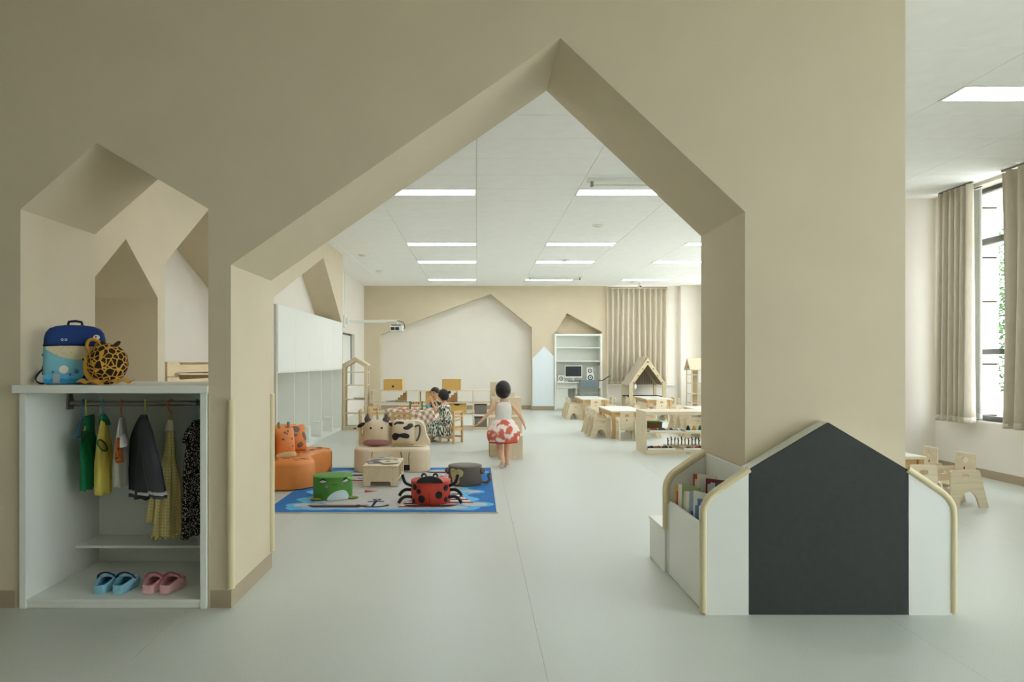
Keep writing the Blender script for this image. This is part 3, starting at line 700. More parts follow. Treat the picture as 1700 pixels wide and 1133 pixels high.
# ================================================================== book racks around the right pier
BX0, BX1 = 1.161, 2.452; BY0, BY1 = 3.49, 4.17
def rack(name, label, mir):
    X = (lambda x: BX0+BX1-x) if mir else (lambda x: x)
    r = thing(name, label, 'book rack', (X(1.28), 3.83, 0))
    side = [(BX0+.012, 0), (1.396, 0), (1.396, .735), (1.225, .615)]+[(BX0+.012+.055*(1-math.cos(a))+.0, .54+.075*math.sin(a)) for a in [PI/2*(1-k/5) for k in range(6)]][1:]
    side = [(BX0+.012, 0), (1.396, 0), (1.396, .732), (1.262, .642), (1.215, .606), (1.187, .57), (1.173, .52)]
    xb = 1.343 if mir else 1.411
    for y, zlo in ((BY0, .012), (BY1-.02, .44)):
        if zlo > .1: side = [(BX0+.012, 0), (xb-.016, 0), (xb-.016, .642+.6716*(xb-.016-1.262)), (1.262, .642), (1.215, .606), (1.187, .57), (1.173, .52)]
        MB().plate([(X(a), b) for a, b in side], [], y, y+.02, XZ).build('side_panel', M['white'], r)
        path = [(X(a), y+.008, b) for a, b in [(BX0+.004, zlo), (BX0+.004, max(.30, zlo+.03)), (BX0+.004, .52), (1.180, .577), (1.212, .618), (1.262, .655), (1.40, .748) if zlo < .1 else (xb-.012, .655+.674*(xb-.012-1.262))]]
        MB().tube(spline(path, 5, False), .019, 12).build('foam_edging', M['guard'], r, True)
    def bx(x0, x1, *a): return box(min(X(x0), X(x1)), max(X(x0), X(x1)), *a)
    bx(BX0+.014, BX0+.030, BY0+.02, BY1-.02, .004, .452).build('front_panel', M['white'], r, bevel=.002)
    xd = 1.25 if mir else 1.275
    bx(xd, xd+.012, BY0+.02, BY1-.02, .03, .545).build('divider', M['white'], r, bevel=.002)
    bx(xb-.016, xb, BY0+.02, BY1-.02, .004, .742-.67*(1.411-xb)).build('back_panel', M['white2'], r, bevel=.002)
    bx(BX0+.03, xd, BY0+.02, BY1-.02, .20, .212).build('bottom', M['white'], r)
    bx(xd+.012, xb-.016, BY0+.02, BY1-.02, .33, .342).build('bottom', M['white'], r)
    return r
rack('book_rack', 'white book rack with cream edging left of the charcoal house board', False)
rack('book_rack', 'white book rack with cream edging right of the charcoal house board', True)
cbd = thing('chalkboard', 'charcoal house shaped board between the white book racks', 'chalkboard', (1.8065, 3.55, 0))
hs = [(1.399, .0), (2.214, .0), (2.214, .748), (1.8065, .99), (1.399, .748)]
MB().plate(hs, [], 3.503, YF-.004, XZ).build('backing', M['white'], cbd)
MB().plate([(1.4, .002), (2.213, .002), (2.213, .746), (1.8065, .988), (1.4, .746)], [], 3.492, 3.503, XZ).build('board_face', M['slate'], cbd)
bn = thing('bench_box', 'low white box bench behind the left book rack', 'bench', (1.4, 4.45, 0))
box(BX0, 1.9, 4.305, 4.56, 0, .25).build('body', M['white'], bn, bevel=.002); box(BX0, 1.405, 4.197, 4.305, 0, .25).build('infill', M['white'], bn); box(BX0-.003, 1.405, 4.197, 4.302, .25, .268).build('lid_infill', M['white'], bn); box(BX0-.003, 1.903, 4.302, 4.575, .25, .268).build('lid', M['white'], bn, bevel=.003)
# the slot between rack and bench holds the rear post
bq = thing('rack_post', 'white end post with cream edging behind the left book rack', 'post', (1.2, 4.24, 0))
MB().plate([(BX0+.012, 0), (1.40, 0), (1.40, .732), (1.262, .642), (1.215, .606), (1.187, .57), (1.173, .52)], [], 4.174, 4.194, XZ).build('panel', M['white'], bq)
MB().tube(spline([(a, 4.196, b) for a, b in [(BX0+.004, .27), (BX0+.004, .40), (BX0+.004, .52), (1.180, .577), (1.212, .618), (1.262, .655), (1.40, .748)]], 5, False), .018, 12).build('foam_edging', M['guard'], bq, True)
# ---- picture books in the left rack
def book(label, loc, w, h, t_, cover, rz, lean, group, art=()):
    """stands on its lower edge, spine to the left, cover towards -y"""
    b = thing('picture_book', label, 'book', loc, group, world=False); b.rotation_euler = (0, lean, rz)
    box(0, w, 0, .0015, 0, h).build('cover', paint(cover, .45), b); box(0, w, t_-.0015, t_, 0, h).build('cover', paint(cover, .45), b)
    box(0, .0015, 0, t_, 0, h).build('spine', paint(cover, .45), b); box(.002, w-.003, .0016, t_-.0016, .003, h-.003).build('pages', paint('E6E2D2', .8), b)
    for (x0, x1, z0, z1, c) in art: MB().plate(rrect(x0*w, x1*w, z0*h, z1*h, .004), [], -.0006, .0004, XZ).build('cover_art', paint(c, .45), b)
    return b
fc = [('C9A14E', .012, 'yellow'), ('DFDCD0', .010, 'white and orange'), ('8C9A6A', .014, 'olive green'), ('E2DFD4', .012, 'white'), ('8FA6B8', .010, 'pale blue'), ('D8D6CC', .012, 'cream'), ('4F6FA0', .014, 'blue')]
arts = [((.1,.9,.55,.9,'B5462F'),), ((.1,.9,.2,.6,'C98A3A'),(.2,.8,.7,.9,'8C8C86')), ((.1,.9,.6,.9,'C9C2A0'),), ((.15,.85,.5,.85,'D8D2BC'),), ((.1,.9,.3,.7,'3A5A8C'),), ((.1,.9,.5,.8,'5A7FA8'),(.2,.6,.2,.4,'C25A3A')), ((.08,.92,.62,.9,'E2E2DA'),(.1,.8,.35,.55,'2F5FA0'),(.45,.75,.08,.25,'E0B83A'))]
order = ['rearmost', 'second', 'third', 'fourth', 'fifth', 'sixth', 'nearest']
for k in range(7):
    c, t_, nm = fc[k]
    book('%s picture book, %s in the front row of the rack' % (nm, order[k] if k in (0, 6) else order[k]+' from the back'), (1.194, 4.12-k*.07, .213), .15, .345+.015*(k % 3), t_, c, -1.1, .03, 'books in the front row of the left rack', arts[k])
bc = [('B5533A', 'red'), ('E0DCCB', 'cream'), ('D4D6D2', 'pale grey'), ('7A2F3A', 'maroon'), ('C9CDD2', 'light grey'), ('2F4F6F', 'dark blue')]
order2 = ['rearmost', 'second from the back', 'third from the back', 'fourth from the back', 'fifth from the back', 'nearest']
for k, (c, nm) in enumerate(bc):
    book('%s picture book, %s in the raised back row' % (nm, order2[k]), (1.293, 4.08-k*.075, .343), .115, .285+.012*(k % 2), .011, c, -.7, .02, 'books in the back row of the left rack', ((.1,.9,.5,.9,'D9D2C0'),))
# ================================================================== lockers in the left niche
LY0, LY1, LXF, LXB = 8.69, 12.9, XL, XL3+.012
lk = thing('locker_wall', 'long white locker unit with open bays below blank doors', 'locker', (-2.78, 10.8, 0))
box(LXB, LXF+.004, LY0, LY0+.025, 0, 2.04).build('end_panel', M['white'], lk); box(LXB, LXF+.004, LY1-.025, LY1, 0, 2.04).build('end_panel', M['white'], lk)
box(LXB, LXF, LY0+.025, LY1-.025, 2.015, 2.04).build('top', M['white'], lk); box(LXB, LXB+.012, LY0+.025, LY1-.025, 0, 2.015).build('back_panel', M['white2'], lk)
box(LXB+.012, LXF, LY0+.025, LY1-.025, 1.15, 1.17).build('mid_shelf', M['white'], lk)
box(LXB+.012, LXF-.012, LY0+.025, LY1-.025, .05, .07).build('bottom', M['white'], lk); box(LXF-.03, LXF-.012, LY0+.025, LY1-.025, .004, .05).build('plinth', M['white'], lk)
bw = (LY1-LY0-.05)/5
for k in range(5):
    y0 = LY0+.025+k*bw
    box(LXF-.0, LXF+.018, y0+.001, y0+bw-.001, 1.166, 2.038).build('door', M['white'], lk, bevel=.002)
    if k: 
        dv = box(LXB+.012, LXF, y0-.009, y0+.009, .07, 1.15).build('divider', M['white'], lk)
        box(LXF-.13, LXF-.02, y0-.055, y0-.009, .30, .325).build('coat_hook', M['white'], lk, bevel=.006)
    box(LXB+.012, LXF-.16, y0+.01, y0+bw-.01, .07, .26).build('seat_box', M['white'], lk, bevel=.003)
for k in (0, 1): box(LXF-.06, LXF-.03, LY0+.027+k*bw+.0, LY0+.034+k*bw, .98, 1.13).build('hinge', M['steel'], lk)

# projector on its wall arm
pj = thing('projector', 'white short throw projector on a long arm from the left wall', 'projector', (-1.85, 15.5, 2.1))
box(XL3, XL3+.035, 15.38, 15.62, 2.08, 2.36).build('wall_plate', M['white'], pj, bevel=.012)
box(XL3+.035, XL3+.11, 15.44, 15.56, 2.15, 2.30).build('bracket', M['white'], pj, bevel=.015)
box(XL3+.1, -2.05, 15.47, 15.53, 2.19, 2.25).build('arm', M['white'], pj, bevel=.008); box(-2.2, -1.72, 15.46, 15.54, 2.215, 2.255).build('arm_end', M['white'], pj, bevel=.008)
MB().tube([(-1.8, 15.5, 2.22), (-1.8, 15.5, 2.12)], .02, 10).build('drop_rod', M['white'], pj, True)
bd = box(-1.97, -1.66, 15.38, 15.62, 2.0, 2.12).build('body', M['white'], pj, bevel=.018)
for x in (-1.935, -1.835): box(x, x+.085, 15.374, 15.382, 2.015, 2.085).build('vent_grille', M['dark'], bd)
box(-1.93, -1.72, 15.42, 15.6, 2.12, 2.14).build('mount_plate', M['dark'], pj)
MB().tube(spline([(-1.8, 15.45, 2.23), (-1.72, 15.44, 2.22), (-1.64, 15.44, 2.16), (-1.63, 15.46, 2.08), (-1.67, 15.5, 2.04)], 5, False), .008, 8).build('cable', M['dark'], pj, True)
tag(box(XL3, XL3+.012, 15.485, 15.515, 2.36, ZC).build('cable_cover', M['white']), 'narrow white cable cover rising from the projector arm to the ceiling', 'cable cover')

# ================================================================== far wall furniture
wp = tag(MB().plate([(Ue(884), BBH+.02), (Ue(919.5), BBH+.02), (Ue(919.5), Ve(592)), (Ue(903), Ve(575.5)), (Ue(884), Ve(595.5))], [], YE-.02, YE, XZ).build('house_wall_sign', mat('pale_blue_white_panel', 'DDE6E8', .4, .01)), 'tall white house shaped panel on the far wall', 'panel')
D0, D1, DT = Ue(920.3), Ue(999.2), Ve(555); DYf = YE-.06; DYb = YE+.31
du = thing('desk_unit', 'white desk unit with two open shelves in the far niche', 'desk', ((D0+D1)/2, YE, 0))
for x in (D0, D1-.05): box(x, x+.05, DYf, DYb, 0, DT-.05).build('side_panel', M['white'], du, bevel=.003)
box(D0, D1, DYf, DYb, DT-.05, DT).build('top', M['white'], du, bevel=.003); box(D0+.05, D1-.05, DYb-.01, DYb, 0, DT-.05).build('back_panel', M['white2'], du)
for v in (577, 599.5): box(D0+.05, D1-.05, DYf+.02, DYb-.01, Ve(v)-.025, Ve(v)).build('shelf', M['white'], du)
dz = Ve(633.5)
box(D0+.05, D1-.05, DYf-.18, DYb-.01, dz-.03, dz).build('desk_top', M['white'], du, bevel=.003)
for a, b in ((D0+.05, D0+.62), (D0+.63, D1-.05)): 
    dr = box(a+.004, b-.004, DYf-.02, DYb-.02, dz-.19, dz-.032).build('drawer', M['white'], du, bevel=.003)
pd_ = box(D0+.05, D0+.36, DYf-.02, DYb-.02, .05, dz-.195).build('pedestal_door', M['white'], du, bevel=.003)
box(D0+.57, D0+.60, DYf+.02, DYb-.02, 0, dz-.19).build('support_panel', M['white'], du)
box(D0+.05, D1-.05, DYf+.03, DYf+.05, 0, .05).build('plinth', M['white'], du)
mx0, mx1 = (938-VX)/F*18.2, (966-VX)/F*18.2
mo = thing('monitor', 'white framed computer monitor on the far desk', 'monitor', ((mx0+mx1)/2, 18.2, dz))
box(mx0, mx1, 18.2, 18.235, dz+.09, dz+.42).build('frame', M['white'], mo, bevel=.006); box(mx0+.015, mx1-.015, 18.196, 18.201, dz+.135, dz+.405).build('screen', M['screen'], mo)
MB().tube([(((mx0+mx1)/2), 18.23, dz+.01), ((mx0+mx1)/2, 18.23, dz+.1)], .025, 10).build('neck', M['white'], mo); MB().lathe([(.11, 0), (.11, .01), (.03, .016)], ((mx0+mx1)/2, 18.23, dz)).build('foot', M['white'], mo, True)
kb = thing('keyboard', 'black keyboard lying before the monitor', 'keyboard', (mx0+.3, 18.1, dz)); box(mx0+.07, mx1-.03, 18.05, 18.17, dz+.001, dz+.014).build('tray', M['dark'], kb, bevel=.003)
for i in range(3):
    for j in range(9): box(mx0+.08+j*.036, mx0+.108+j*.036, 18.06+i*.034, 18.088+i*.034, dz+.014, dz+.02).build('key', M['black'], kb)
def speaker(u, z, sc, lab):
    x = (u-VX)/F*18.2; s_ = thing('desk_speaker', lab, 'speaker', (x, 18.22, z)); w = .075*sc
    box(x-w, x+w, 18.16, 18.3, z, z+2.1*w).build('cabinet', M['white'], s_, bevel=.006)
    c = MB().plate(oval(x, z+1.05*w, w*.72, w*.72, 24), [], 18.15, 18.162, XZ).build('driver_ring', M['dark'], s_); MB().plate(oval(x, z+1.05*w, w*.45, w*.45, 20), [], 18.145, 18.152, XZ).build('cone', M['white2'], c); MB().plate(oval(x, z+1.05*w, w*.2, w*.2, 14), [], 18.142, 18.147, XZ).build('dust_cap', M['dark'], c)
speaker(931.3, dz, 1.0, 'small white speaker left of the monitor'); speaker(979.5, dz, 1.3, 'larger white speaker right of the monitor'); speaker(979, dz+.205, 1.0, 'small white speaker stacked on the larger one')
tag(box(D1-.075, D1-.052, DYf+.1, DYf+.18, Ve(607), Ve(602)).build('wall_socket', M['steel'], None, bevel=.004), 'small grey socket on the inner side of the desk unit', 'socket')
tag(MB().tube(spline([(D1-.3, DYf-.1, dz+.03), (D1-.05, DYf-.2, dz+.03), (D1+.1, DYf-.22, dz+.12), (D1+.16, DYf-.2, dz+.15)], 5, False), .012, 8).build('cable', M['dark'], None, True), 'dark cable sticking out right of the desk', 'cable')
tag(box(Ue(1006.5), Ue(1009), YE-.05, YE-.02, .45, .98).build('door_stop_post', M['white']), 'thin white upright beside the far desk', 'post')
# grey office chair
oc = thing('office_chair', 'grey steel framed office chair at the far desk', 'chair', (3.0, 17.6, 0))
og = paint('7E8C91', .5); xc = (978-VX)/F*17.35
MB().rings([[(xc-.23, 17.33+dy, z), (xc+.23, 17.33+dy, z), (xc+.23, 17.35+dy, z), (xc-.23, 17.35+dy, z)] for z, dy in ((.62, .05), (.66, .03), (.80, -.01), (.84, -.02))]).build('backrest', og, oc, bevel=.008)
box(xc-.22, xc+.22, 17.4, 17.85, .43, .47).build('seat', og, oc, bevel=.015)
for s_ in (-1, 1):
    MB().tube([(xc+s_*.24, 17.34, .82), (xc+s_*.25, 17.42, .5), (xc+s_*.25, 17.38, .02)], .012, 8).build('rear_leg', M['steel'], oc, True)
    MB().tube([(xc+s_*.25, 17.42, .45), (xc+s_*.25, 17.82, .45), (xc+s_*.25, 17.88, .02)], .012, 8).build('front_leg', M['steel'], oc, True)
MB().tube([(xc-.24, 17.37, .52), (xc+.24, 17.37, .52)], .012, 8).build('back_bar', M['steel'], oc)

# ================================================================== play house with striped canopy
ty0, ty1 = 17.0, 17.95; tx0, tx1 = 3.82, 4.74; txc = (tx0+tx1)/2
tn = thing('play_house', 'wooden A frame play house with striped canopy by the far curtain', 'play house', (txc, 17.5, 0))
for y in (ty0, ty1-.05):
    for x in (tx0, tx1-.09): box(x, x+.09, y, y+.05, 0, .75).build('post', M['pinel'], tn, bevel=.006)
    for s_, x in ((1, tx0), (-1, tx1)):
        ap = (txc, 1.41); b0 = (x, .73); wv = .10
        dx, dzz = ap[0]-b0[0], ap[1]-b0[1]; l = math.hypot(dx, dzz); nx, nz = dzz/l*s_, -dx/l*s_
        raf = MB().plate([b0, ap, (ap[0], ap[1]-wv*l/abs(dx)), (b0[0]+s_*.09, b0[1]-.0)], [], y-.006, y+.05, XZ).build('rafter', M['pinel'], tn)
        if y == ty0:
            for k in range(4):
                q = .12+k*.25; cx, cz = b0[0]+dx*q+nx*.055*1, b0[1]+dzz*q+nz*.055
                MB().plate(oval(cx, cz, .014, .014, 12), [], y-.012, y-.005, XZ).build('bolt_cap', M['dark'], raf)
MB().tube([(txc, ty0-.02, 1.41), (txc, ty1+.02, 1.41)], .022, 10).build('ridge_pole', M['pine'], tn, True)
M['strip'] = pattern_mat('striped_canvas', 'stripe', ['8A7F70', 'CFC5B0'], 7, .85, thr=.45)
M['stripy'] = pattern_mat('striped_canvas_side', 'stripe', ['9A8F80', 'CFC5B0'], 9, .85, thr=.45, rot=(0, 0, PI/2))
for s_, x in ((1, tx0), (-1, tx1)):
    rg = []
    for k in range(9):
        q = k/8; xx = x+(txc-x)*q; zz = .70+(1.405-.70)*q+.012-.05*math.sin(PI*q)*.3
        rg.append([(xx-s_*.02, ty0+.05, zz), (xx-s_*.02, ty1-.05, zz), (xx-s_*.012, ty1-.05, zz-.006), (xx-s_*.012, ty0+.05, zz-.006)])
    MB().rings(rg).build('canopy', M['stripy'], tn)
MB().plate([(tx0+.08, .70), (tx1-.08, .70), (txc, 1.36)], [], ty1-.07, ty1-.06, XZ).build('rear_canvas', M['strip'], tn)
box(tx0+.02, tx1-.02, ty0+.05, ty1-.05, .40, .43).build('deck', M['black'], tn); 
for y in (ty0+.005, ty1-.045): box(tx0+.09, tx1-.09, y, y+.04, .30, .42).build('deck_rail', M['pinel'], tn, bevel=.004)
MB().ell((tx0+.14, ty0-.02, .68), (.035, .02, .07), 12, 8).build('hanging_tag', M['white'], tn, True)

# house shaped bookcase at the right
hx0, hx1, hy0, hy1 = 5.08, 5.98, 16.1, 16.5
hb = thing('house_bookcase', 'gable roofed wooden bookcase with white door at the right wall', 'bookcase', (5.5, 16.3, 0))
box(hx0, hx0+.02, hy1-.02, hy1, 0, 1.13).build('post', M['plyz'], hb); box(hx0, hx0+.02, hy0, hy0+.02, 0, 1.13).build('post', M['plyz'], hb)
MB().plate([(hy0, 1.13), (hy1, 1.13), ((hy0+hy1)/2, 1.36)], [[(hy0+.06, 1.145), (hy1-.06, 1.145), ((hy0+hy1)/2, 1.31)]], hx0, hx0+.02, YZ).build('gable', M['plyz'], hb)
box(hx1-.02, hx1, hy0, hy1, 0, 1.13).build('side_panel', M['plyz'], hb)
for s_, y in ((1, hy0-.04), (-1, hy1+.04)):
    yc = (hy0+hy1)/2
    MB().plate([(y, 1.10), (yc, 1.36), (yc, 1.385), (y, 1.125)], [], hx0-.04, hx1+.03, YZ).build('roof_panel', M['ply'], hb)
for z in (.06, .33, .55, .80, 1.0): box(hx0+.02, hx1-.02, hy0+.01, hy1-.01, z-.02, z).build('shelf', M['ply'], hb)
box(hx0+.15, hx0+.17, hy0, hy1-.01, .06, 1.12).build('partition', M['plyz'], hb)
box(hx0+.17, hx1-.02, hy0-.012, hy0, .80, 1.13).build('door', M['white'], hb); box(hx0+.17, hx1-.02, hy0-.012, hy0, .06, .31).build('drawer', M['ply'], hb)
box(hx0+.3, hx1-.3, hy0-.02, hy0-.012, .27, .30).build('drawer_pull', M['dark'], hb)

# ================================================================== toddler tables and plywood chairs
def table(label, x0, y0, w=.58, l=1.28, h=.47):
    t = thing('toddler_table', label, 'table', (x0+w/2, y0+l/2, 0), 'white topped toddler tables')
    tp = box(x0, x0+w, y0, y0+l, h-.028, h-.003).build('tabletop', M['pinel'], t, bevel=.006); box(x0+.004, x0+w-.004, y0+.004, y0+l-.004, h-.003, h).build('surface', M['white'], tp)
    for a in ((x0+.05, x0+w-.05, y0+.03, y0+.048), (x0+.05, x0+w-.05, y0+l-.048, y0+l-.03)): box(*a, h-.10, h-.028).build('apron', M['pinex'], t)
    for a in ((x0+.03, x0+.048, y0+.05, y0+l-.05), (x0+w-.048, x0+w-.03, y0+.05, y0+l-.05)): box(*a, h-.10, h-.028).build('apron', M['pinex'], t)
    for x in (x0+.015, x0+w-.07):
        for y in (y0+.015, y0+l-.07): box(x, x+.055, y, y+.055, 0, h-.028).build('leg', M['pine'], t, bevel=.005)
    return t
def toddler_chair():
    t = thing('toddler_chair', '', 'chair', (0,0,0), 'plywood toddler chairs', world=False)
    arcp = [(.08-.0875+.0875*math.cos(a), .145*math.sin(a)) for a in [PI*k/10 for k in range(11)]]
    side = [(.17, 0), (.165, .32), (.155, .335), (-.095, .335), (-.108, .325), (-.19, 0), (-.105, 0)]+arcp[::-1][1:-1]+[(.085, 0)]
    for s_ in (-1, 1):
        MB().plate(side, [oval(.03, .285, .036, .02, 14, 2.4)], s_*.131-.009, s_*.131+.009, XZ).build('side_panel', M['ply'], t, bevel=.002, seg=1)
    box(-.09, .15, -.122, .122, .195, .21).build('seat', M['ply'], t, bevel=.003, seg=1)
    back = [(-.105, 0), (.105, 0), (.12, .12), (.11, .30), (.10, .31), (-.10, .31), (-.11, .30), (-.12, .12)]
    bk = MB().plate(back, [oval(0, .245, .036, .024, 14, 2.4)], 0, .014, lambda a, b, q: (-.075-.18*b/1.0*.35+q, a, .165+b)).build('backrest', M['plyy'], t, bevel=.002, seg=1)
    MB().plate(oval(0, .17, .009, .014, 10), [], -.0012, .0152, lambda a, b, q: (-.075-.18*b*.35+q, a, .165+b)).build('badge', paint('6B2A1E', .5), bk)
    return t
proto = toddler_chair(); used = [False]
def chair(x, y, rz, label):
    o = proto if not used[0] else copy_tree(proto); used[0] = True
    o.location = (x, y, 0); o.rotation_euler = (0, 0, rz); o['label'] = label; return o
TN = {'A': 'table nearest the far desk', 'B': 'table left of the low toy shelf', 'C': 'table before the play house', 'D': 'table behind the low toy shelf'}
TP = {'A': (2.35, 15.15), 'B': (2.27, 11.45), 'C': (3.79, 15.15), 'D': (3.86, 11.45)}
od = ['nearest', 'middle', 'farthest']
R = random.Random(3)
for k in 'ABCD':
    x0, y0 = TP[k]; table('white topped toddler table, the %s' % TN[k], x0, y0)
    for i in range(3):
        chair(x0-.14+R.uniform(-.02, .02), y0+.28+i*.38, R.uniform(-.06, .06), '%s plywood chair on the left side of the %s' % (od[i], TN[k]))
    for i in range(3):
        if k in 'AC' and i == 2: continue
        chair(x0+.58+.12, y0+.28+i*.40, PI+R.uniform(-.06, .06), '%s plywood chair on the right side of the %s' % (od[i], TN[k]))
    chair(x0+.27+(0 if k != 'B' else -.06), y0-.14, PI/2+R.uniform(-.05, .05), 'plywood chair at the near end of the %s' % TN[k])
# near right group
table('white topped toddler table behind the partition end', 3.36, 5.95)
chair(4.36, 6.18, PI+.05, 'plywood chair nearest the right window, side panel towards us')
chair(4.33, 6.62, PI-.04, 'plywood chair hidden behind the one nearest the right window')
chair(3.58, 5.54, PI/2, 'plywood chair right behind the right book rack, back to us')

# ================================================================== low toy shelf on the right
sx0, sx1, sy0, sy1, sz1 = 2.357, 3.62, 9.48, 10.05, .604
ts_ = thing('toy_shelf', 'low open plywood toy shelf behind the right pier', 'shelf', (3.0, 9.75, 0))
for x in (sx0, sx1-.018): box(x, x+.018, sy0, sy1, 0, sz1-.0).build('end_panel', M['plyz'], ts_, bevel=.002)
box(sx0+.018, sx1-.018, sy0, sy1, sz1-.045, sz1).build('top', M['ply'], ts_, bevel=.003)
box(sx0+.018, sx1-.018, sy0, sy1, .30, .318).build('shelf', M['ply'], ts_); box(sx0+.018, sx1-.018, sy0+.002, sy1, .05, .068).build('bottom', M['ply'], ts_)
box(sx0+.018, sx1-.018, sy0+.006, sy0+.022, 0, .05).build('plinth', M['ply'], ts_)
MB().plate(oval(2.95, .028, .03, .012, 18), [oval(2.95, .028, .026, .009, 16)], sy0+.003, sy0+.007, XZ).build('maker_mark', M['dark'], ts_)
def tray(x0, x1, y0, y1, z, lab, h=.025):
    t = thing('toy_tray', lab, 'tray', ((x0+x1)/2, (y0+y1)/2, z), 'white trays on the toy shelf')
    box(x0+.01, x1-.01, y0+.01, y1-.01, z+.001, z+.006).build('base', M['white'], t)
    for a in ((x0, x1, y0, y0+.008), (x0, x1, y1-.008, y1)): box(*a, z+.001, z+h).build('rim', M['white'], t, bevel=.002, seg=1)
    for a in ((x0, x0+.008, y0+.008, y1-.008), (x1-.008, x1, y0+.008, y1-.008)): box(*a, z+.001, z+h).build('rim', M['white'], t, bevel=.002, seg=1)
zs1, zs0 = .318, .068
tray(2.42, 2.86, 9.50, 9.78, zs1, 'left white tray on the middle board of the toy shelf'); tray(2.92, 3.40, 9.50, 9.78, zs1, 'right white tray on the middle board of the toy shelf')
tray(2.39, 2.78, 9.50, 9.76, zs0, 'left white tray on the bottom board of the toy shelf'); tray(2.9, 3.40, 9.50, 9.76, zs0, 'right white tray on the bottom board of the toy shelf')
pal = ['B5402E', '2F7A4A', '2E4FA0', 'D9A93A', '6B4A30', '3A3A3C', 'C9C2B0', '8A5A3A']
pn = ['red', 'green', 'blue', 'yellow', 'brown', 'black', 'cream', 'tan']
def toy(kind, x, y, z, ci, lab, grp, sc=1):
    t = thing('toy_'+kind, lab, 'toy', (x, y, z), grp); m_ = paint(pal[ci], .5)
    if kind == 'car':
        MB().plate([(x-.03*sc, z+.008), (x+.03*sc, z+.008), (x+.03*sc, z+.02), (x+.018*sc, z+.022), (x+.01*sc, z+.036), (x-.014*sc, z+.036), (x-.022*sc, z+.022), (x-.03*sc, z+.02)], [], y-.013, y+.013, XZ).build('body', m_, t, bevel=.002, seg=1)
        for dx in (-.018, .018): MB().tube([(x+dx*sc, y-.016, z+.009), (x+dx*sc, y+.016, z+.009)], .009, 10).build('wheel', M['dark'], t)
    elif kind == 'peg':
        MB().lathe([(.011, 0), (.011, .004), (.004, .008), (.0045, .05*sc), (.009, .055*sc), (.010, .066*sc), (.006, .075*sc)], (x, y, z), 10).build('body', m_, t, True)
        MB().lathe([(.0125, 0), (.0125, .003)], (x, y, z-.0), 10).build('foot', M['pine'], t)
    elif kind == 'spool':
        MB().lathe([(.026, 0), (.03, .008), (.022, .014), (.028, .022), (.028, .036), (.02, .042), (.024, .05), (.016, .064), (.006, .066)], (x, y, z), 14).build('body', m_, t, True)
        MB().lathe([(.009, .066), (.010, .076), (.004, .08)], (x, y, z), 10).build('knob', m_, t, True)
    return t
R = random.Random(9)
where = ['far left', 'left', 'left of centre', 'centre', 'right of centre', 'right', 'far right']
for i in range(7):
    toy('car', 2.48+i*.055, 9.60+.05*(i % 2), zs1+.007, [0, 0, 1, 2, 3, 2, 6][i], '%s toy car at the %s of the left middle tray' % (pn[[0,0,1,2,3,2,6][i]], where[i]), 'toy cars in the left middle tray')
for i in range(5):
    toy('spool', 2.985+i*.085, 9.6, zs1+.007, [5, 3, 1, 0, 2][i], '%s wooden stacking piece in the right middle tray' % pn[[5, 3, 1, 0, 2][i]], 'stacking pieces in the right middle tray')
for i in range(7):
    toy('car', 2.43+i*.05, 9.57+.06*(i % 2), zs0+.007, [2, 5, 0, 4, 5, 5, 5][i], '%s toy car at the %s of the left bottom tray' % (pn[[2, 5, 0, 4, 5, 5, 5][i]], where[i]), 'toy cars in the left bottom tray', .9)
for i in range(7):
    toy('car', 2.98+i*.058, 9.57+.05*(i % 2), zs0+.007, [4, 6, 0, 5, 6, 0, 4][i], '%s toy car at the %s of the right bottom tray' % (pn[[4, 6, 0, 5, 6, 0, 4][i]], where[i]), 'toy cars in the right bottom tray', .9)
ORD = ['first', 'second', 'third', 'fourth', 'fifth', 'sixth', 'seventh', 'eighth', 'ninth', 'tenth', 'eleventh', 'twelfth']
pr = thing('peg_board', 'wooden board of upright pegs on the bottom of the toy shelf', 'toy', (3.03, 9.9, zs0)); box(2.74, 3.36, 9.80, 9.98, zs0+.001, zs0+.028).build('board', M['ply'], pr, bevel=.003)
for i in range(12):
    for j in range(2):
        c = [5, 5, 7, 4, 5, 3, 5, 4, 5, 5, 7, 5][(i+j*3) % 12]
        toy('peg', 2.77+i*.05+.02*j, 9.84+j*.09, zs0+.0285, c, '%s peg, %s from the left in the %s row of the peg board' % (pn[c], ORD[i], ['front', 'rear'][j]), 'pegs on the peg board', 1+.25*((i*7+j) % 3))
gbx = thing('toy_crate', 'brown box with a green felt lid at the left of the toy shelf', 'box', (2.5, 9.93, zs1)); box(2.39, 2.68, 9.82, 10.02, zs1+.001, zs1+.095).build('body', paint('7A6238', .7), gbx, bevel=.003)
box(2.385, 2.685, 9.815, 10.025, zs1+.095, zs1+.112).build('lid', paint('6F7A45', .9, bump=.4, bscale=90), gbx, bevel=.004)
# ================================================================== low shelves, house shelf
h0, h1, hy, hd = -2.55, -2.07, 12.93, .28
hsx = (h0+h1)/2
hs_ = thing('house_shelf', 'tall open wooden house shelf at the end of the lockers', 'shelf', (hsx, hy+.14, 0))
for y in (hy, hy+hd-.03):
    MB().plate([(h0, 0), (h1, 0), (h1, 1.23), (hsx, 1.37), (h0, 1.23)], [[(h0+.05, .075), (h1-.05, .075), (h1-.05, 1.19), (hsx, 1.305), (h0+.05, 1.19)]], y, y+.03, XZ).build('frame', M['plyz'], hs_, bevel=.003, seg=1)
for z in (.06, .32, .585, .86, 1.11): box(h0+.01, h1-.01, hy+.03, hy+hd-.03, z-.018, z).build('shelf', M['ply'], hs_)
for s_, x in ((1, h0-.012), (-1, h1+.012)):
    MB().plate([(x, 1.225), (hsx, 1.375), (hsx, 1.395), (x, 1.245)], [], hy-.02, hy+hd+.01, XZ).build('roof_board', M['plyy'], hs_)
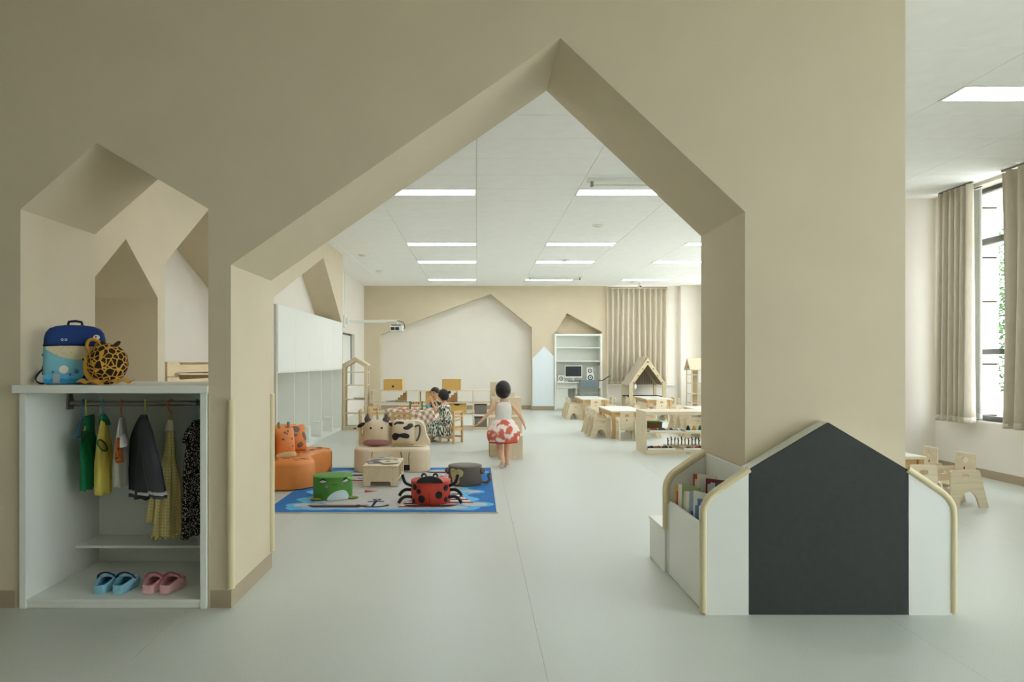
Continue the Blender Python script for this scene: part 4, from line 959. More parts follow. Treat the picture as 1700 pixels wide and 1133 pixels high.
MB().plate(rrect(hsx-.03, hsx+.03, .022, .042, .008), [], hy-.002, hy+.001, XZ).build('maker_mark', M['dark'], hs_)
def plate_pile(x, y, z, lab, r=.09):
    t = thing('dish', lab, 'dish', (x, y, z)); MB().lathe([(r*.55, .001), (r*.95, .018), (r, .03), (r*.97, .03), (r*.5, .006)], (x, y, z), 24).build('bowl', paint('D9D9D2', .3), t, True); MB().lathe([(r*.5, .0005), (r*.52, .004), (r*.4, .004)], (x, y, z), 20).build('foot', paint('D0D0C8', .3), t, True)
plate_pile(hsx+.06, hy+.14, .585, 'shallow pale dish on the house shelf', .12)
LSX0, LSX1, LSY, LSD, LSZ = -2.04, .36, 13.0, .34, .756
ls = thing('low_shelf', 'long low open wooden shelf along the middle of the room', 'shelf', (-.9, 13.15, 0))
vx = [LSX0, (696-VX)/F*13.0, (785.5-VX)/F*13.0, LSX1]
for x in vx: box(x-.012, x+.012, LSY, LSY+LSD, 0, LSZ).build('upright', M['plyz'], ls, bevel=.002)
for a, b in zip(vx, vx[1:]):
    for z in (.055, .30, .52, LSZ): box(a+.012, b-.012, LSY+.002, LSY+LSD-.002, z-.02, z).build('shelf', M['ply'], ls)
    box(a+.012, b-.012, LSY+.01, LSY+.026, 0, .035).build('plinth', M['ply'], ls)
def carton(lab, u0, u1, z, h, dot, shade_strip=True, y=13.03):
    x0, x1 = (u0-VX)/F*y, (u1-VX)/F*y; c = thing('storage_carton', lab, 'box', ((x0+x1)/2, y+.14, z), 'yellow cardboard storage boxes'); xm = (x0+x1)/2
    face = [(x0, z+.001), (x1, z+.001), (x1, z+h), (xm+.06, z+h), (xm+.03, z+h-.028), (xm-.03, z+h-.028), (xm-.06, z+h), (x0, z+h)]
    MB().plate(face, [], y, y+.006, XZ).build('front_panel', M['kraft'], c); MB().plate([(x0, z+.001), (x1, z+.001), (x1, z+h), (x0, z+h)], [], y+.274, y+.28, XZ).build('rear_panel', M['kraft'], c)
    for x in (x0, x1-.006): box(x, x+.006, y+.006, y+.274, z+.001, z+h).build('side_panel', M['kraft'], c)
    box(x0+.006, x1-.006, y+.006, y+.274, z+.001, z+.007).build('base', M['kraft'], c)
    if dot: MB().plate(oval(xm, z+h*.35, .022, .022, 18), [], y-.002, y+.001, XZ).build('finger_hole', M['dark'], c)
    if shade_strip: box(x0+.006, x1-.006, y+.006, y+.02, z+h-.03, z+h-.004).build('inner_shade_strip', M['dark'], c)  # dark strip stands in for the shade inside the carton mouth
carton('yellow cardboard box with round hole on top of the low shelf, left', 636.8, 667.8, LSZ, .205, True, False)
carton('yellow cardboard box on top of the low shelf behind the seated children', 733.8, 765, LSZ, .205, False, False)
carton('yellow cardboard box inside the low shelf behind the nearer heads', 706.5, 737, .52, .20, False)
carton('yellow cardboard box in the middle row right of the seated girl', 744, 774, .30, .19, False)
tag(box(-1.0, -.90, 13.1, 13.2, LSZ+.001, LSZ+.006).build('card_sheet', M['white']), 'small white card on the low shelf top', 'card')
plate_pile(-1.66, 13.15, .52, 'left pale bowl on the low shelf', .1); plate_pile(-1.45, 13.16, .52, 'right pale bowl on the low shelf', .1)
tag(box(-1.78, -1.35, 13.02, 13.06, .521, .527).build('flat_tray', M['white2']), 'thin white tray in front of the pale bowls', 'tray')
for x, lab in ((-1.42, 'stepped wooden toy stair behind the bowls'), (.02-.45, 'stepped wooden toy stair behind the seated girl')):
    st_ = thing('toy_stair', lab, 'toy', (x, 13.26, .52)); 
    for k in range(4): box(x-.16+k*.05, x-.11+k*.05, 13.23, 13.31, .521, .56+k*.045).build('step', M['pine'], st_, bevel=.003)
    box(x+.04, x+.06, 13.22, 13.32, .521, .73).build('end_post', M['pine'], st_)
for i in range(2):
    x = -1.95+i*.28; yt = thing('yellow_tray', '%s yellow lined tray on the low shelf' % ['left', 'right'][i], 'tray', (x+.12, 13.1, .30)); box(x, x+.24, 13.02, 13.25, .301, .306).build('base', M['white'], yt)
    box(x+.01, x+.23, 13.03, 13.24, .306, .32).build('lining', paint('D9C24A', .6), yt)
for i, (u0, u1) in enumerate(((787.5, 808.5),)):
    for j, z in enumerate((.055, .30)):
        x0, x1 = (u0-VX)/F*13.02, (u1-VX)/F*13.02; bk = thing('woven_bin', '%s grey woven bin in the right bay of the low shelf' % ['lower', 'upper'][j], 'bin', ((x0+x1)/2, 13.15, z))
        box(x0, x1, 13.02, 13.3, z+.001, z+.175).build('bin_body', pattern_mat('woven_grey_%d' % j, 'stripe', ['5E574D', '8F877A'], 26, .85, thr=.4), bk, bevel=.008); box(x0-.003, x1+.003, 13.017, 13.303, z+.16, z+.178).build('rim', paint('6F675C', .85), bk, bevel=.004)

# stepped plywood shelf where the girl walks
sp_ = thing('step_cabinet', 'stepped plywood storage cabinet right of the walking girl', 'cabinet', (.45, 9.6, 0))
steps = [(.29, .615, 9.04, 9.36, .316), (.17, .625, 9.36, 9.70, .545), (.215, .64, 9.70, 10.05, .79)]
for (x0, x1, y0, y1, z) in steps:
    box(x0, x1, y0, y1, 0, z-.02).build('step_box', M['plyz'], sp_, bevel=.002, seg=1); box(x0-.004, x1+.004, y0-.006, y1, z-.02, z).build('step_top', M['ply'], sp_, bevel=.003, seg=1)
    box(x0+.004, x0+.012, y0-.004, y0, .01, z-.03).build('edge_strip', M['pine'], sp_)
tag(MB().plate(rrect(.27, .55, .791, .86, .01), [], 9.78, 9.95, XZ).build('plywood_block', M['ply']), 'flat plywood block lying on the stepped cabinet', 'block')
bdp = thing('plywood_board', 'upright plywood board standing behind the stepped cabinet', 'board', (.3, 10.1, 0)); box(.20, .36, 10.07, 10.09, 0, 1.0).build('panel', M['plyz'], bdp); box(.18, .40, 10.09, 10.2, 0, .03).build('foot', M['ply'], bdp)

# ================================================================== rug
RX0, RX1, RY0, RY1 = -1.84, .185, 5.83, 8.3
rg_ = thing('play_rug', 'blue bordered rug with wavy grey centre and ship prints', 'rug', ((RX0+RX1)/2, (RY0+RY1)/2, 0))
pile = dict(bump=.3, bscale=500, scale=25, var=.10)
MB().plate([(RX0, RY0), (RX1, RY0), (RX1, RY1), (RX0, RY1)], [], .001, .008, XY).build('backing', paint('CFC8B4', .95), rg_)
MB().plate([(RX0+.012, RY0+.012), (RX1-.012, RY0+.012), (RX1-.012, RY1-.012), (RX0+.012, RY1-.012)], [], .008, .0095, XY).build('blue_border', paint('2B6FB0', .95, **pile), rg_)
def wavy(m_, amp, ph, nx, ny):
    o = []; x0, x1, y0, y1 = RX0+m_*1.25, RX1-m_*1.25, RY0+m_*.55, RY1-m_
    for k in range(60): o.append((x0+(x1-x0)*k/60, y0+amp*.25*math.sin(2*PI*nx*k/60+ph)))
    for k in range(60): o.append((x1+amp*math.sin(2*PI*ny*k/60+ph), y0+(y1-y0)*k/60))
    for k in range(60): o.append((x1-(x1-x0)*k/60, y1+amp*.6*math.sin(2*PI*nx*k/60+ph)))
    for k in range(60): o.append((x0+amp*math.sin(2*PI*ny*k/60+ph), y1-(y1-y0)*k/60))
    return o
MB().plate(wavy(.17, .06, 0, 5, 6), [], .0095, .0105, XY).build('wave_band', paint('62B0DC', .95, **pile), rg_)
MB().plate(wavy(.25, .055, .4, 5, 6), [], .0105, .0115, XY).build('grey_field', paint('B9B8B2', .95, **pile), rg_)
def pr_(pts, hexc, z=.0125, nm='print', sm=0):
    if sm: pts = [tuple(q) for q in spline(pts, sm)]
    MB().plate(pts, [], z-.0012, z, XY).build(nm, paint(hexc, .95, **pile), rg_)
for (cx, cy, a, b) in ((-1.52, 6.12, .13, .07), (-.02, 6.15, .12, .07), (.0, 7.95, .10, .06), (-1.55, 7.95, .13, .06), (-.05, 6.75, .09, .06), (-.02, 7.2, .09, .05)):
    pr_(oval(cx, cy, a*1.5, b*1.6, 24), '62B0DC', .0118, 'wave_loop'); pr_(oval(cx, cy, a, b, 24), 'B9B8B2', .0121, 'wave_loop_centre')
def boat(x, y, sc, flip=1):
    pr_([(x-.30*sc*flip, y), (x+.32*sc*flip, y), (x+.22*sc*flip, y-.10*sc), (x-.22*sc*flip, y-.10*sc)], '2B2A44', .0130, 'boat_hull'); pr_([(x-.28*sc*flip, y+.01), (x+.30*sc*flip, y+.01), (x+.31*sc*flip, y+.04*sc), (x-.29*sc*flip, y+.04*sc)], 'D08A6C', .0133, 'boat_deck')
def stripes(x, y, w, h, n, lean):
    for k in range(n):
        c = ['A83A2A', 'E4E2DA', '34405E', 'E4E2DA'][k % 4]; y0 = y+h*k/n; y1 = y+h*(k+1)/n; a0 = w*(1-k/n*.8)/1; a1 = w*(1-(k+1)/n*.8)
        pr_([(x+lean*k/n, y0), (x+lean*k/n+a0, y0), (x+lean*(k+1)/n+a1, y1), (x+lean*(k+1)/n, y1)], c, .0127, 'sail_stripe')
stripes(-.70, 6.02, .42, .62, 10, .16); stripes(-.32, 6.2, .30, .45, 7, .08); stripes(-1.55, 6.35, .28, .45, 7, .06); stripes(-1.35, 7.35, .30, .4, 6, .1); stripes(-.45, 7.5, .35, .4, 6, .1)
boat(-1.25, 6.10, .9); boat(-.42, 6.12, .8); boat(-.35, 7.95, .8); boat(-1.2, 7.75, .8); pr_([(-1.10, 6.70), (-.98, 6.78), (-1.12, 6.82)], 'A83A2A', .0127, 'pennant')
nv2 = '22264A'
an = [(-.93+.15*math.cos(a), 6.12+.11*math.sin(a)) for a in [PI+PI*k/16 for k in range(17)]]+[(-.93+.12*math.cos(a), 6.13+.075*math.sin(a)) for a in [2*PI-PI*k/16 for k in range(17)]]
pr_(an, nv2, .0136, 'anchor_arms'); pr_([(-.94, 6.02), (-.915, 6.02), (-.915, 6.32), (-.94, 6.32)], nv2, .0139, 'anchor_shank'); pr_([(-1.0, 6.25), (-.85, 6.25), (-.85, 6.275), (-1.0, 6.275)], nv2, .0136, 'anchor_stock')
MB().plate(oval(-.9275, 6.345, .04, .04, 18), [oval(-.9275, 6.345, .022, .022, 14)], .0125, .0137, XY).build('anchor_ring', paint(nv2, .95, **pile), rg_)

# ================================================================== animal stools
RZ0 = .0142
def patch(cx, cy, R0, pts, z0, m_, name, parent, t_=.004, sm=4):
    """flat patch wrapped round a cylinder; pts are (angle*R, z), angle 0 faces the camera (-y)"""
    if sm: pts = [tuple(q) for q in spline(pts, sm)]
    c = Vector((sum(p[0] for p in pts)/len(pts), sum(p[1] for p in pts)/len(pts))); K = 5; rgs = []
    def w(p, r): a = p[0]/R0-PI/2; return (cx+r*math.cos(a), cy+r*math.sin(a), z0+p[1])
    m = MB(); n = len(pts); vs = [w(c, R0+t_)]; fs = []
    for k in range(1, K+1):
        for p in pts: q = c+(Vector(p)-c)*k/K; vs.append(w(q, R0+t_))
    for p in pts: vs.append(w(p, R0-.003))
    for i in range(n):
        j = (i+1) % n; fs.append((0, 1+i, 1+j))
        for k in range(K): o = 1+k*n; fs.append((o+i, o+n+i, o+n+j, o+j))
    return m.add(vs, fs).build(name, m_, parent, True)
def circ(a, z, r, n=14): return [(a+r*math.cos(2*PI*k/n), z+r*math.sin(2*PI*k/n)) for k in range(n)]
def stool_body(cx, cy, R0, H, m_, t):
    prof = [(R0*.96, 0), (R0, .012), (R0*1.005, H*.5), (R0, H-.02), (R0*.985, H-.006), (R0*.95, H), (R0*.6, H+.006), (R0*.2, H+.008)]
    MB().lathe(prof, (cx, cy, RZ0), 48).build('body', m_, t, True)
    MB().tube([(cx+R0*.99*math.cos(a), cy+R0*.99*math.sin(a), RZ0+H-.006) for a in [2*PI*k/48 for k in range(48)]], .004, 6, closed=True).build('piping', m_, t, True)
# ladybird
cx, cy, R0, H = -.42, 6.265, .181, .205
t = thing('ladybird_stool', 'red ladybird stool with black spots and legs on the rug', 'stool', (cx, cy, RZ0)); red = paint('C9432F', .5); bk = paint('1F2023', .5)
stool_body(cx, cy, R0, H, red, t)
for a, z, r in ((-.155, .155, .028), (-.105, .12, .024), (-.075, .055, .034), (.085, .09, .034), (.165, .145, .030), (.165, .04, .024), (-.17, .03, .022)): patch(cx, cy, R0, circ(a, z, r), RZ0, bk, 'spot', t, sm=0)
patch(cx, cy, R0, [(-.002, .004), (.004, .004), (.003, .12), (-.001, .12)], RZ0, paint('6B1F16', .6), 'wing_seam', t, .002, 0)
hd = MB().rings([[(cx+.118*s_*math.cos(a), cy-R0+.012-.012+.05*q, RZ0+H-.006+.062*s_*max(0, math.sin(a))) for a in [PI*k/18 for k in range(19)]] for s_, q in ((1, 0), (1.02, .3), (.98, .8), (.85, 1.1))]).build('head', bk, t, True)
for s_ in (-1, 1):
    e = MB().ell((cx+s_*.052, cy-R0+.03, RZ0+H+.056), (.026, .022, .026), 14, 10).build('eye_bump', bk, t, True)
    MB().ell((cx+s_*.05, cy-R0+.010, RZ0+H+.052), (.013, .006, .013), 12, 8).build('eye_white', M['white'], e, True)
    MB().tube(spline([(cx+s_*.172, cy-.06, RZ0+.155), (cx+s_*.225, cy-.08, RZ0+.185), (cx+s_*.245, cy-.09, RZ0+.235), (cx+s_*.25, cy-.09, RZ0+.262)], 4, False), .014, 10).build('antenna', bk, t, True)
    for z, y in ((.11, -.02), (.055, -.07)):
        MB().tube(spline([(cx+s_*.165, cy+y, RZ0+z), (cx+s_*.225, cy+y-.01, RZ0+z+.005), (cx+s_*.265, cy+y-.02, RZ0+z-.018), (cx+s_*.285, cy+y-.03, RZ0+z-.05)], 4, False), .015, 10, rs=None).build('leg', bk, t, True)
# frog
cx, cy, R0, H = -1.366, 6.475, .183, .212
t = thing('frog_stool', 'green frog stool with pale belly at the front of the rug', 'stool', (cx, cy, RZ0)); gr = paint('4F8C36', .55)
stool_body(cx, cy, R0, H, gr, t); q = .09
patch(cx, cy, R0, [(q-.10, .004), (q-.08, .05), (q-.02, .085), (q+.05, .09), (q+.095, .06), (q+.11, .004), (q+.0, .003)], RZ0, paint('C9DDE0', .6), 'belly', t)
for a in (-.02, .125): patch(cx, cy, R0, circ(a, .128 if a < 0 else .15, .014), RZ0, paint('9A7A94', .7), 'cheek', t, sm=0)
patch(cx, cy, R0, [(.02, .150), (.05, .143), (.085, .148), (.084, .151), (.05, .147), (.021, .154)], RZ0, paint('2E5C22', .7), 'mouth', t, .003, 0)
for a, ds in ((-.055, 1), (.165, 1)):
    e = patch(cx, cy, R0, [(a-.034, .172), (a, .196), (a+.036, .178), (a, .166)], RZ0, paint('DDE3DF', .5), 'eye', t, .005); patch(cx, cy, R0, [(a-.036, .176), (a, .206), (a+.04, .182), (a, .192)], RZ0, paint('24301E', .6), 'eyelid', e, .008)
MB().ell((cx+.17, cy-.08, RZ0+.19), (.045, .035, .014), 14, 8, Matrix.Rotation(.35, 3, 'Y')).build('ear_flap', paint('6FB050', .55), t, True)
for x, y in ((cx-.12, cy-.165), (cx+.205, cy-.07)): MB().ell((x, y, RZ0+.011), (.055, .035, .011), 16, 8).build('foot', paint('7F8A3C', .6), t, True)
# monkey
cx, cy, R0, H = -.12, 7.17, .176, .20
t = thing('monkey_stool', 'brown monkey stool with face patch and curled tail on the rug', 'stool', (cx, cy, RZ0)); br = paint('5F574C', .5); tn_ = paint('B5A87C', .6)
stool_body(cx, cy, R0, H, br, t); q = -.115
patch(cx, cy, R0, [(q-.05, .13), (q-.055, .165), (q-.02, .185), (q+.02, .172), (q+.06, .18), (q+.10, .155), (q+.09, .11), (q+.06, .09), (q+.058, .04), (q+.02, .018), (q-.02, .03), (q-.03, .08)], RZ0, tn_, 'face', t)
for a, z in ((q-.01, .15), (q+.045, .145)): patch(cx, cy, R0, circ(a, z, .004), RZ0, M['dark'], 'eye', t, .008, 0)
patch(cx, cy, R0, [(q, .105), (q+.02, .11), (q+.035, .10), (q+.018, .095)], RZ0, paint('A87A6C', .6), 'nose', t, .007)
for s_, z in ((-1, .15), (1, .145)):
    e = MB().ell((cx+s_*(R0+.004), cy-.06, RZ0+z), (.03, .022, .034), 16, 10).build('ear', br, t, True); MB().ell((cx+s_*(R0+.004), cy-.08, RZ0+z), (.016, .006, .02), 14, 8).build('inner_ear', paint('8A5F66', .6), e, True)
MB().tube(spline([(cx+R0-.01, cy-.04, RZ0+.03), (cx+R0+.05, cy-.05, RZ0+.025), (cx+R0+.085, cy-.05, RZ0+.055), (cx+R0+.07, cy-.05, RZ0+.095), (cx+R0+.09, cy-.05, RZ0+.12)], 5, False), .016, 10).build('tail', br, t, True)

# ================================================================== animal sofas and cushions
def kidney(outline, z0, H, inset=.03):
    pts = [Vector(p) for p in spline(outline, 8)]; n = len(pts); nr = []
    for i in range(n):
        d = (pts[(i+1) % n]-pts[i-1]).normalized(); nr.append(Vector((d.y, -d.x)))
    if sum(pts[i].x*pts[(i+1) % n].y-pts[(i+1) % n].x*pts[i].y for i in range(n)) < 0: nr = [-q for q in nr]
    rows = [(0, .012), (.01, 0), (H-.045, 0), (H-.022, .008), (H-.006, .022), (H, .045)]
    return [[(p.x-q.x*o, p.y-q.y*o, z0+z) for p, q in zip(pts, nr)] for z, o in rows]
def pillow(w, h, t_, n=12):
    m = MB(); g = {}
    def pos(i, j, s_):
        x = -1+2*i/n; z = -1+2*j/n; e = (1-abs(x)**2.3)*(1-abs(z)**2.3); pinch = 1-.10*(1-abs(x)**1.5)*abs(z)**3-.0; pin2 = 1-.10*(1-abs(z)**1.5)*abs(x)**3
        return (w*x*pin2*(1-.10*abs(x*z)**4), s_*(t_*max(0, e)**.72+.004), h*z*pinch*(1-.10*abs(x*z)**4))
    for s_ in (-1, 1):
        o = len(m.v); m.v += [pos(i, j, s_) for j in range(n+1) for i in range(n+1)]
        m.f += [tuple(o+a for a in (j*(n+1)+i, j*(n+1)+i+1, (j+1)*(n+1)+i+1, (j+1)*(n+1)+i)) for i in range(n) for j in range(n)]
    b = [j for j in range(n+1)]+[k*(n+1)+n for k in range(1, n+1)]+[n*(n+1)+k for k in range(n-1, -1, -1)]+[k*(n+1) for k in range(n-1, 0, -1)]
    N2 = (n+1)**2
    m.f += [(b[i], b[(i+1) % len(b)], b[(i+1) % len(b)]+N2, b[i]+N2) for i in range(len(b))]
    return m
def on_pillow(w, h, t_, pts, lift=.003, sm=4):
    """patch on the -y face of a pillow"""
    if sm: pts = [tuple(q) for q in spline(pts, sm)]
    def y(x, z): 
        e = (1-min(1, abs(x/w))**2.3)*(1-min(1, abs(z/h))**2.3); return -(t_*max(0, e)**.72+.004)
    c = Vector((sum(p[0] for p in pts)/len(pts), sum(p[1] for p in pts)/len(pts))); K = 4; n = len(pts); m = MB()
    vs = [(c.x, y(*c)-lift, c.y)]; fs = []
    for k in range(1, K+1):
        for p in pts: q = c+(Vector(p)-c)*k/K; vs.append((q.x, y(*q)-lift, q.y))
    for p in pts: vs.append((p[0], y(*p)+.003, p[1]))
    for i in range(n):
        j = (i+1) % n; fs.append((0, 1+i, 1+j))
        for k in range(K): o = 1+k*n; fs.append((o+i, o+n+i, o+n+j, o+j))
    return m.add(vs, fs)
# giraffe sofa
gx, gy = -2.0, 7.45; org = paint('D98642', .45, var=.04, bump=.04, bscale=120)
gs = thing('giraffe_sofa', 'orange kidney shaped giraffe sofa at the left of the rug', 'sofa', (gx, gy, .009))
out = [(gx+b, gy+a) for a, b in ((-.64, 0), (-.60, .22), (-.42, .325), (-.22, .26), (0, .19), (.22, .24), (.42, .325), (.60, .25), (.66, .02), (.56, -.25), (0, -.32), (-.54, -.25))]
MB().rings(kidney(out, .009, .285)).build('seat', org, gs, True)
MB().plate([tuple(q) for q in spline([(7.0, .26), (8.06, .26), (8.08, .40), (8.03, .54), (7.9, .575), (7.5, .55), (7.15, .575), (7.03, .52)], 6)], [], gx-.32, gx-.12, YZ).build('backrest', org, gs, True, bevel=.035, seg=4)
spt = MB(); R = random.Random(5); brn = paint('6A5146', .6)
for k in range(60):
    x, y = R.uniform(-2.12, -1.72), R.uniform(6.9, 8.0)
    if abs(y-7.45) < .25 and x > -1.87: continue
    if (x > -1.8 and (y < 7.0 or y > 7.9)): continue
    MB().plate([tuple(q) for q in spline([(x-.03, y), (x, y+.012), (x+.03, y+.004), (x, y-.012)], 3)], [], .288, .2955, XY).build('spot', brn, gs)
for a, z0, z1 in ((.47, .10, .26),):
    MB().tube(spline([(gx+.335, gy+.36, .27), (gx+.338, gy+.37, .2), (gx+.336, gy+.35, .14), (gx+.338, gy+.37, .09)], 4, False), .003, 6).build('leg_line', brn, gs)
MB().ell((gx+.325, gy+.38, .05), (.012, .05, .04), 12, 8).build('hoof_patch', paint('7A5A58', .6), gs, True)
# cow sofa
kx, ky = -1.0, 8.16; crm = paint('D6C6A8', .45, var=.03, bump=.04, bscale=120)
cs = thing('cow_sofa', 'cream kidney shaped cow sofa at the back of the rug', 'sofa', (kx, ky, .009))
out = [(kx+a, ky-b) for a, b in ((-.445, 0), (-.43, .17), (-.33, .255), (-.15, .235), (0, .215), (.15, .235), (.33, .255), (.43, .17), (.445, 0), (.38, -.23), (0, -.29), (-.38, -.23))]
MB().rings(kidney(out, .009, .285)).build('seat', crm, cs, True)
MB().plate([tuple(q) for q in spline([(kx-.37, .26), (kx+.37, .26), (kx+.385, .42), (kx+.34, .555), (kx+.22, .585), (kx, .555), (kx-.22, .585), (kx-.34, .555), (kx-.385, .42)], 6)], [], ky+.10, ky+.27, XZ).build('backrest', crm, cs, True, bevel=.03, seg=4)
MB().ell((kx+.26, ky+.12, .545), (.03, .016, .02), 12, 8).build('backrest_spot', bk, cs, True)
for dx, dy, a, b in ((-.22, .10, .07, .03), (.02, .14, .03, .012), (.26, .10, .12, .02)): MB().plate([tuple(q) for q in spline([(kx+dx-a, ky-dy), (kx+dx, ky-dy+b), (kx+dx+a, ky-dy), (kx+dx, ky-dy-b)], 4)], [], .288, .2955, XY).build('seat_spot', bk, cs)
fyc = lambda x: ky-.252+.03*max(0, 1-abs(x-kx)/.25)
for x, s_ in ((-.30, 1), (-.21, -1), (.12, 1), (.22, -1)):
    xx = kx+x; MB().tube(spline([(xx, fyc(xx)-.001, .25), (xx+s_*.006, fyc(xx)-.001, .19), (xx+s_*.02*(1 if x in (-.30,) else .2), fyc(xx)-.001, .13), (xx+s_*.004, fyc(xx)-.001, .10)], 4, False), .004, 6).build('leg_line', bk, cs)
for x in (-.26, .19): MB().plate(rrect(kx+x-.035, kx+x+.035, .035, .10, .012), [], fyc(kx+x)-.004, fyc(kx+x)+.02, XZ).build('hoof_patch', bk, cs)
def cushion(name, label, loc, rz, lean, w, h, t_, m_):
    c = thing(name, label, 'cushion', loc, world=False); c.rotation_euler = (lean, 0, rz); pillow(w, h, t_).build('pad', m_, c, 'all'); return c
w, h, t_ = .155, .165, .075
c = cushion('cow_face_cushion', 'cream cow face cushion with horns leaning on the cow sofa', (kx-.19, 8.125, .46), .04, -.14, w, h, t_, crm)
for x in (-.065, .065): on_pillow(w, h, t_, circ(x, .045, .014), .004, 0).build('eye', bk, c, True)
on_pillow(w, h, t_, [(-.14, -.155), (.14, -.155), (.135, -.10), (0, -.092), (-.135, -.10)], .006, 3).build('muzzle', paint('B07E82', .55), c, True)
for s_ in (-1, 1):
    MB().tube([(s_*.10, 0, .125), (s_*.118, 0, .165), (s_*.108, 0, .225)], .03, 12, [.045, .034, .005]).build('horn', paint('5A4A44', .6), c, True)
    MB().ell((s_*.185, -.01, .085), (.05, .014, .024), 14, 8, Matrix.Rotation(s_*.5, 3, 'Y')).build('ear', bk, c, True)
c = cushion('cow_body_cushion', 'cream cushion with black cow spots and tail on the cow sofa', (kx+.125, 8.12, .455), -.05, -.16, .15, .16, .08, crm)
w, h, t_ = .15, .16, .08
for pts in ([(-.10, .105), (-.06, .13), (.0, .125), (.02, .105), (-.02, .095), (-.06, .10), (-.10, .085)], [(.01, .055), (.05, .075), (.07, .10), (.11, .105), (.125, .075), (.10, .05), (.07, .03), (.03, .03)], [(-.125, -.04), (-.09, -.01), (-.03, -.02), (.03, -.012), (.085, -.03), (.075, -.07), (.02, -.07), (-.03, -.06), (-.07, -.095), (-.11, -.085)]):
    on_pillow(w, h, t_, pts, .005).build('spot', bk, c, True)
MB().tube(spline([(.14, 0, .07), (.19, -.01, .085), (.205, -.01, .03), (.19, -.01, -.05), (.165, -.02, -.10)], 5, False), .018, 10, None, .6).build('tail', paint('3A3F45', .55), c, True)
o2 = paint('DE8443', .45, bump=.05, bscale=120)
c = cushion('giraffe_face_cushion', 'orange giraffe face cushion with cream muzzle on the orange sofa', (-2.03, 7.22, .445), .72, -.18, .115, .165, .07, o2)
w, h, t_ = .115, .165, .07
on_pillow(w, h, t_, [(-.10, -.155), (.10, -.155), (.10, -.115), (0, -.105), (-.10, -.115)], .006, 3).build('muzzle', paint('DCCB9A', .6), c, True)
for x, z, r in ((-.05, .03, .012), (.05, .03, .012), (.055, -.05, .010), (-.02, .10, .012), (.02, .115, .012), (.0, .085, .010)): on_pillow(w, h, t_, circ(x, z, r), .004, 0).build('face_mark', paint('6F6558', .6), c, True)
for s_ in (-1, 1): MB().tube([(s_*.05, 0, .145), (s_*.055, 0, .18), (s_*.055, 0, .215)], .013, 10, [.012, .013, .016]).build('horn', paint('7F7A6A', .6), c, True)
for s_ in (-1, 1): MB().ell((s_*.125, 0, .075), (.03, .012, .02), 12, 8).build('ear', paint('7F7A6A', .6), c, True)
c = cushion('giraffe_body_cushion', 'orange cushion with grey brown patches on the orange sofa', (-2.02, 7.62, .445), .72, -.2, .125, .16, .075, o2)
w, h, t_ = .125, .16, .075
for pts in ([(-.09, .09), (-.04, .13), (.02, .11), (.0, .06), (-.05, .07)], [(.04, .03), (.07, .06), (.10, .0), (.08, -.04)], [(-.02, -.07), (.02, -.05), (.05, -.08), (.02, -.11), (-.02, -.105)], [(-.10, .02), (-.075, .05), (-.06, .0)]): on_pillow(w, h, t_, pts, .004).build('patch', paint('7A6256', .6), c, True)

# ================================================================== little wooden table and magazines on the rug
qx0, qx1, qy0, qy1, qz = -1.17, -.808, 7.0, 7.56, .222
lt = thing('rug_table', 'small light wooden table with slotted side on the rug', 'table', (-.99, 7.28, RZ0)); z0 = RZ0
for y in (qy0, qy1-.018):
    MB().plate([(qx0, z0), (qx0+.075, z0), (qx0+.08, z0+.05), (qx1-.08, z0+.05), (qx1-.075, z0), (qx1, z0), (qx1, z0+.2), (qx0, z0+.2)], [], y, y+.018, XZ).build('end_panel', M['lt'] if 'lt' in M else M['plyz'], lt, bevel=.004, seg=1)
box(qx0, qx1, qy0-.003, qy1+.003, z0+.2, z0+.218).build('tabletop', M['plyy'], lt, bevel=.004); box(qx0+.005, qx1-.005, qy0+.018, qy1-.018, z0+.055, z0+.07).build('lower_board', M['plyy'], lt)
for y in (qy0+.19, qy0+.37): box(qx0+.02, qx1-.004, y, y+.014, z0+.07, z0+.2).build('divider', M['plyz'], lt)
for x in (qx0+.05, qx1-.05):
    for z in (.185, .075): MB().plate(oval(x, z0+z, .006, .006, 10), [], qy0-.002, qy0+.001, XZ).build('screw_cap', M['pine'], lt)
mg = [('6E7F9C', 'blue grey', -1.07, 7.2, .3), ('B8894E', 'orange brown', -.96, 7.32, -.2), ('D9D5C8', 'white', -.93, 7.18, .5), ('8FA39A', 'green grey', -1.03, 7.42, -.4)]
for i, (c, nm, x, y, rz) in enumerate(mg):
    m_ = thing('magazine', '%s magazine lying on the small wooden rug table' % nm, 'magazine', (x, y, z0+.2182+i*.0056), 'magazines on the rug table', world=False); m_.rotation_euler = (0, 0, rz)
    box(-.085, .085, -.11, .11, 0, .0045).build('pages', paint('E2DED2', .6), m_); cv = box(-.086, .086, -.111, .111, .0045, .0055).build('cover', paint(c, .3), m_)
    for k, cc in enumerate(('C9A36B', '3C3F48', 'D8C9A8')): MB().plate(rrect(-.07+.045*k, -.03+.045*k, -.08+.04*k, .0+.03*k, .008), [], .005, .0062, XY).build('cover_picture', paint(cc, .3), cv)

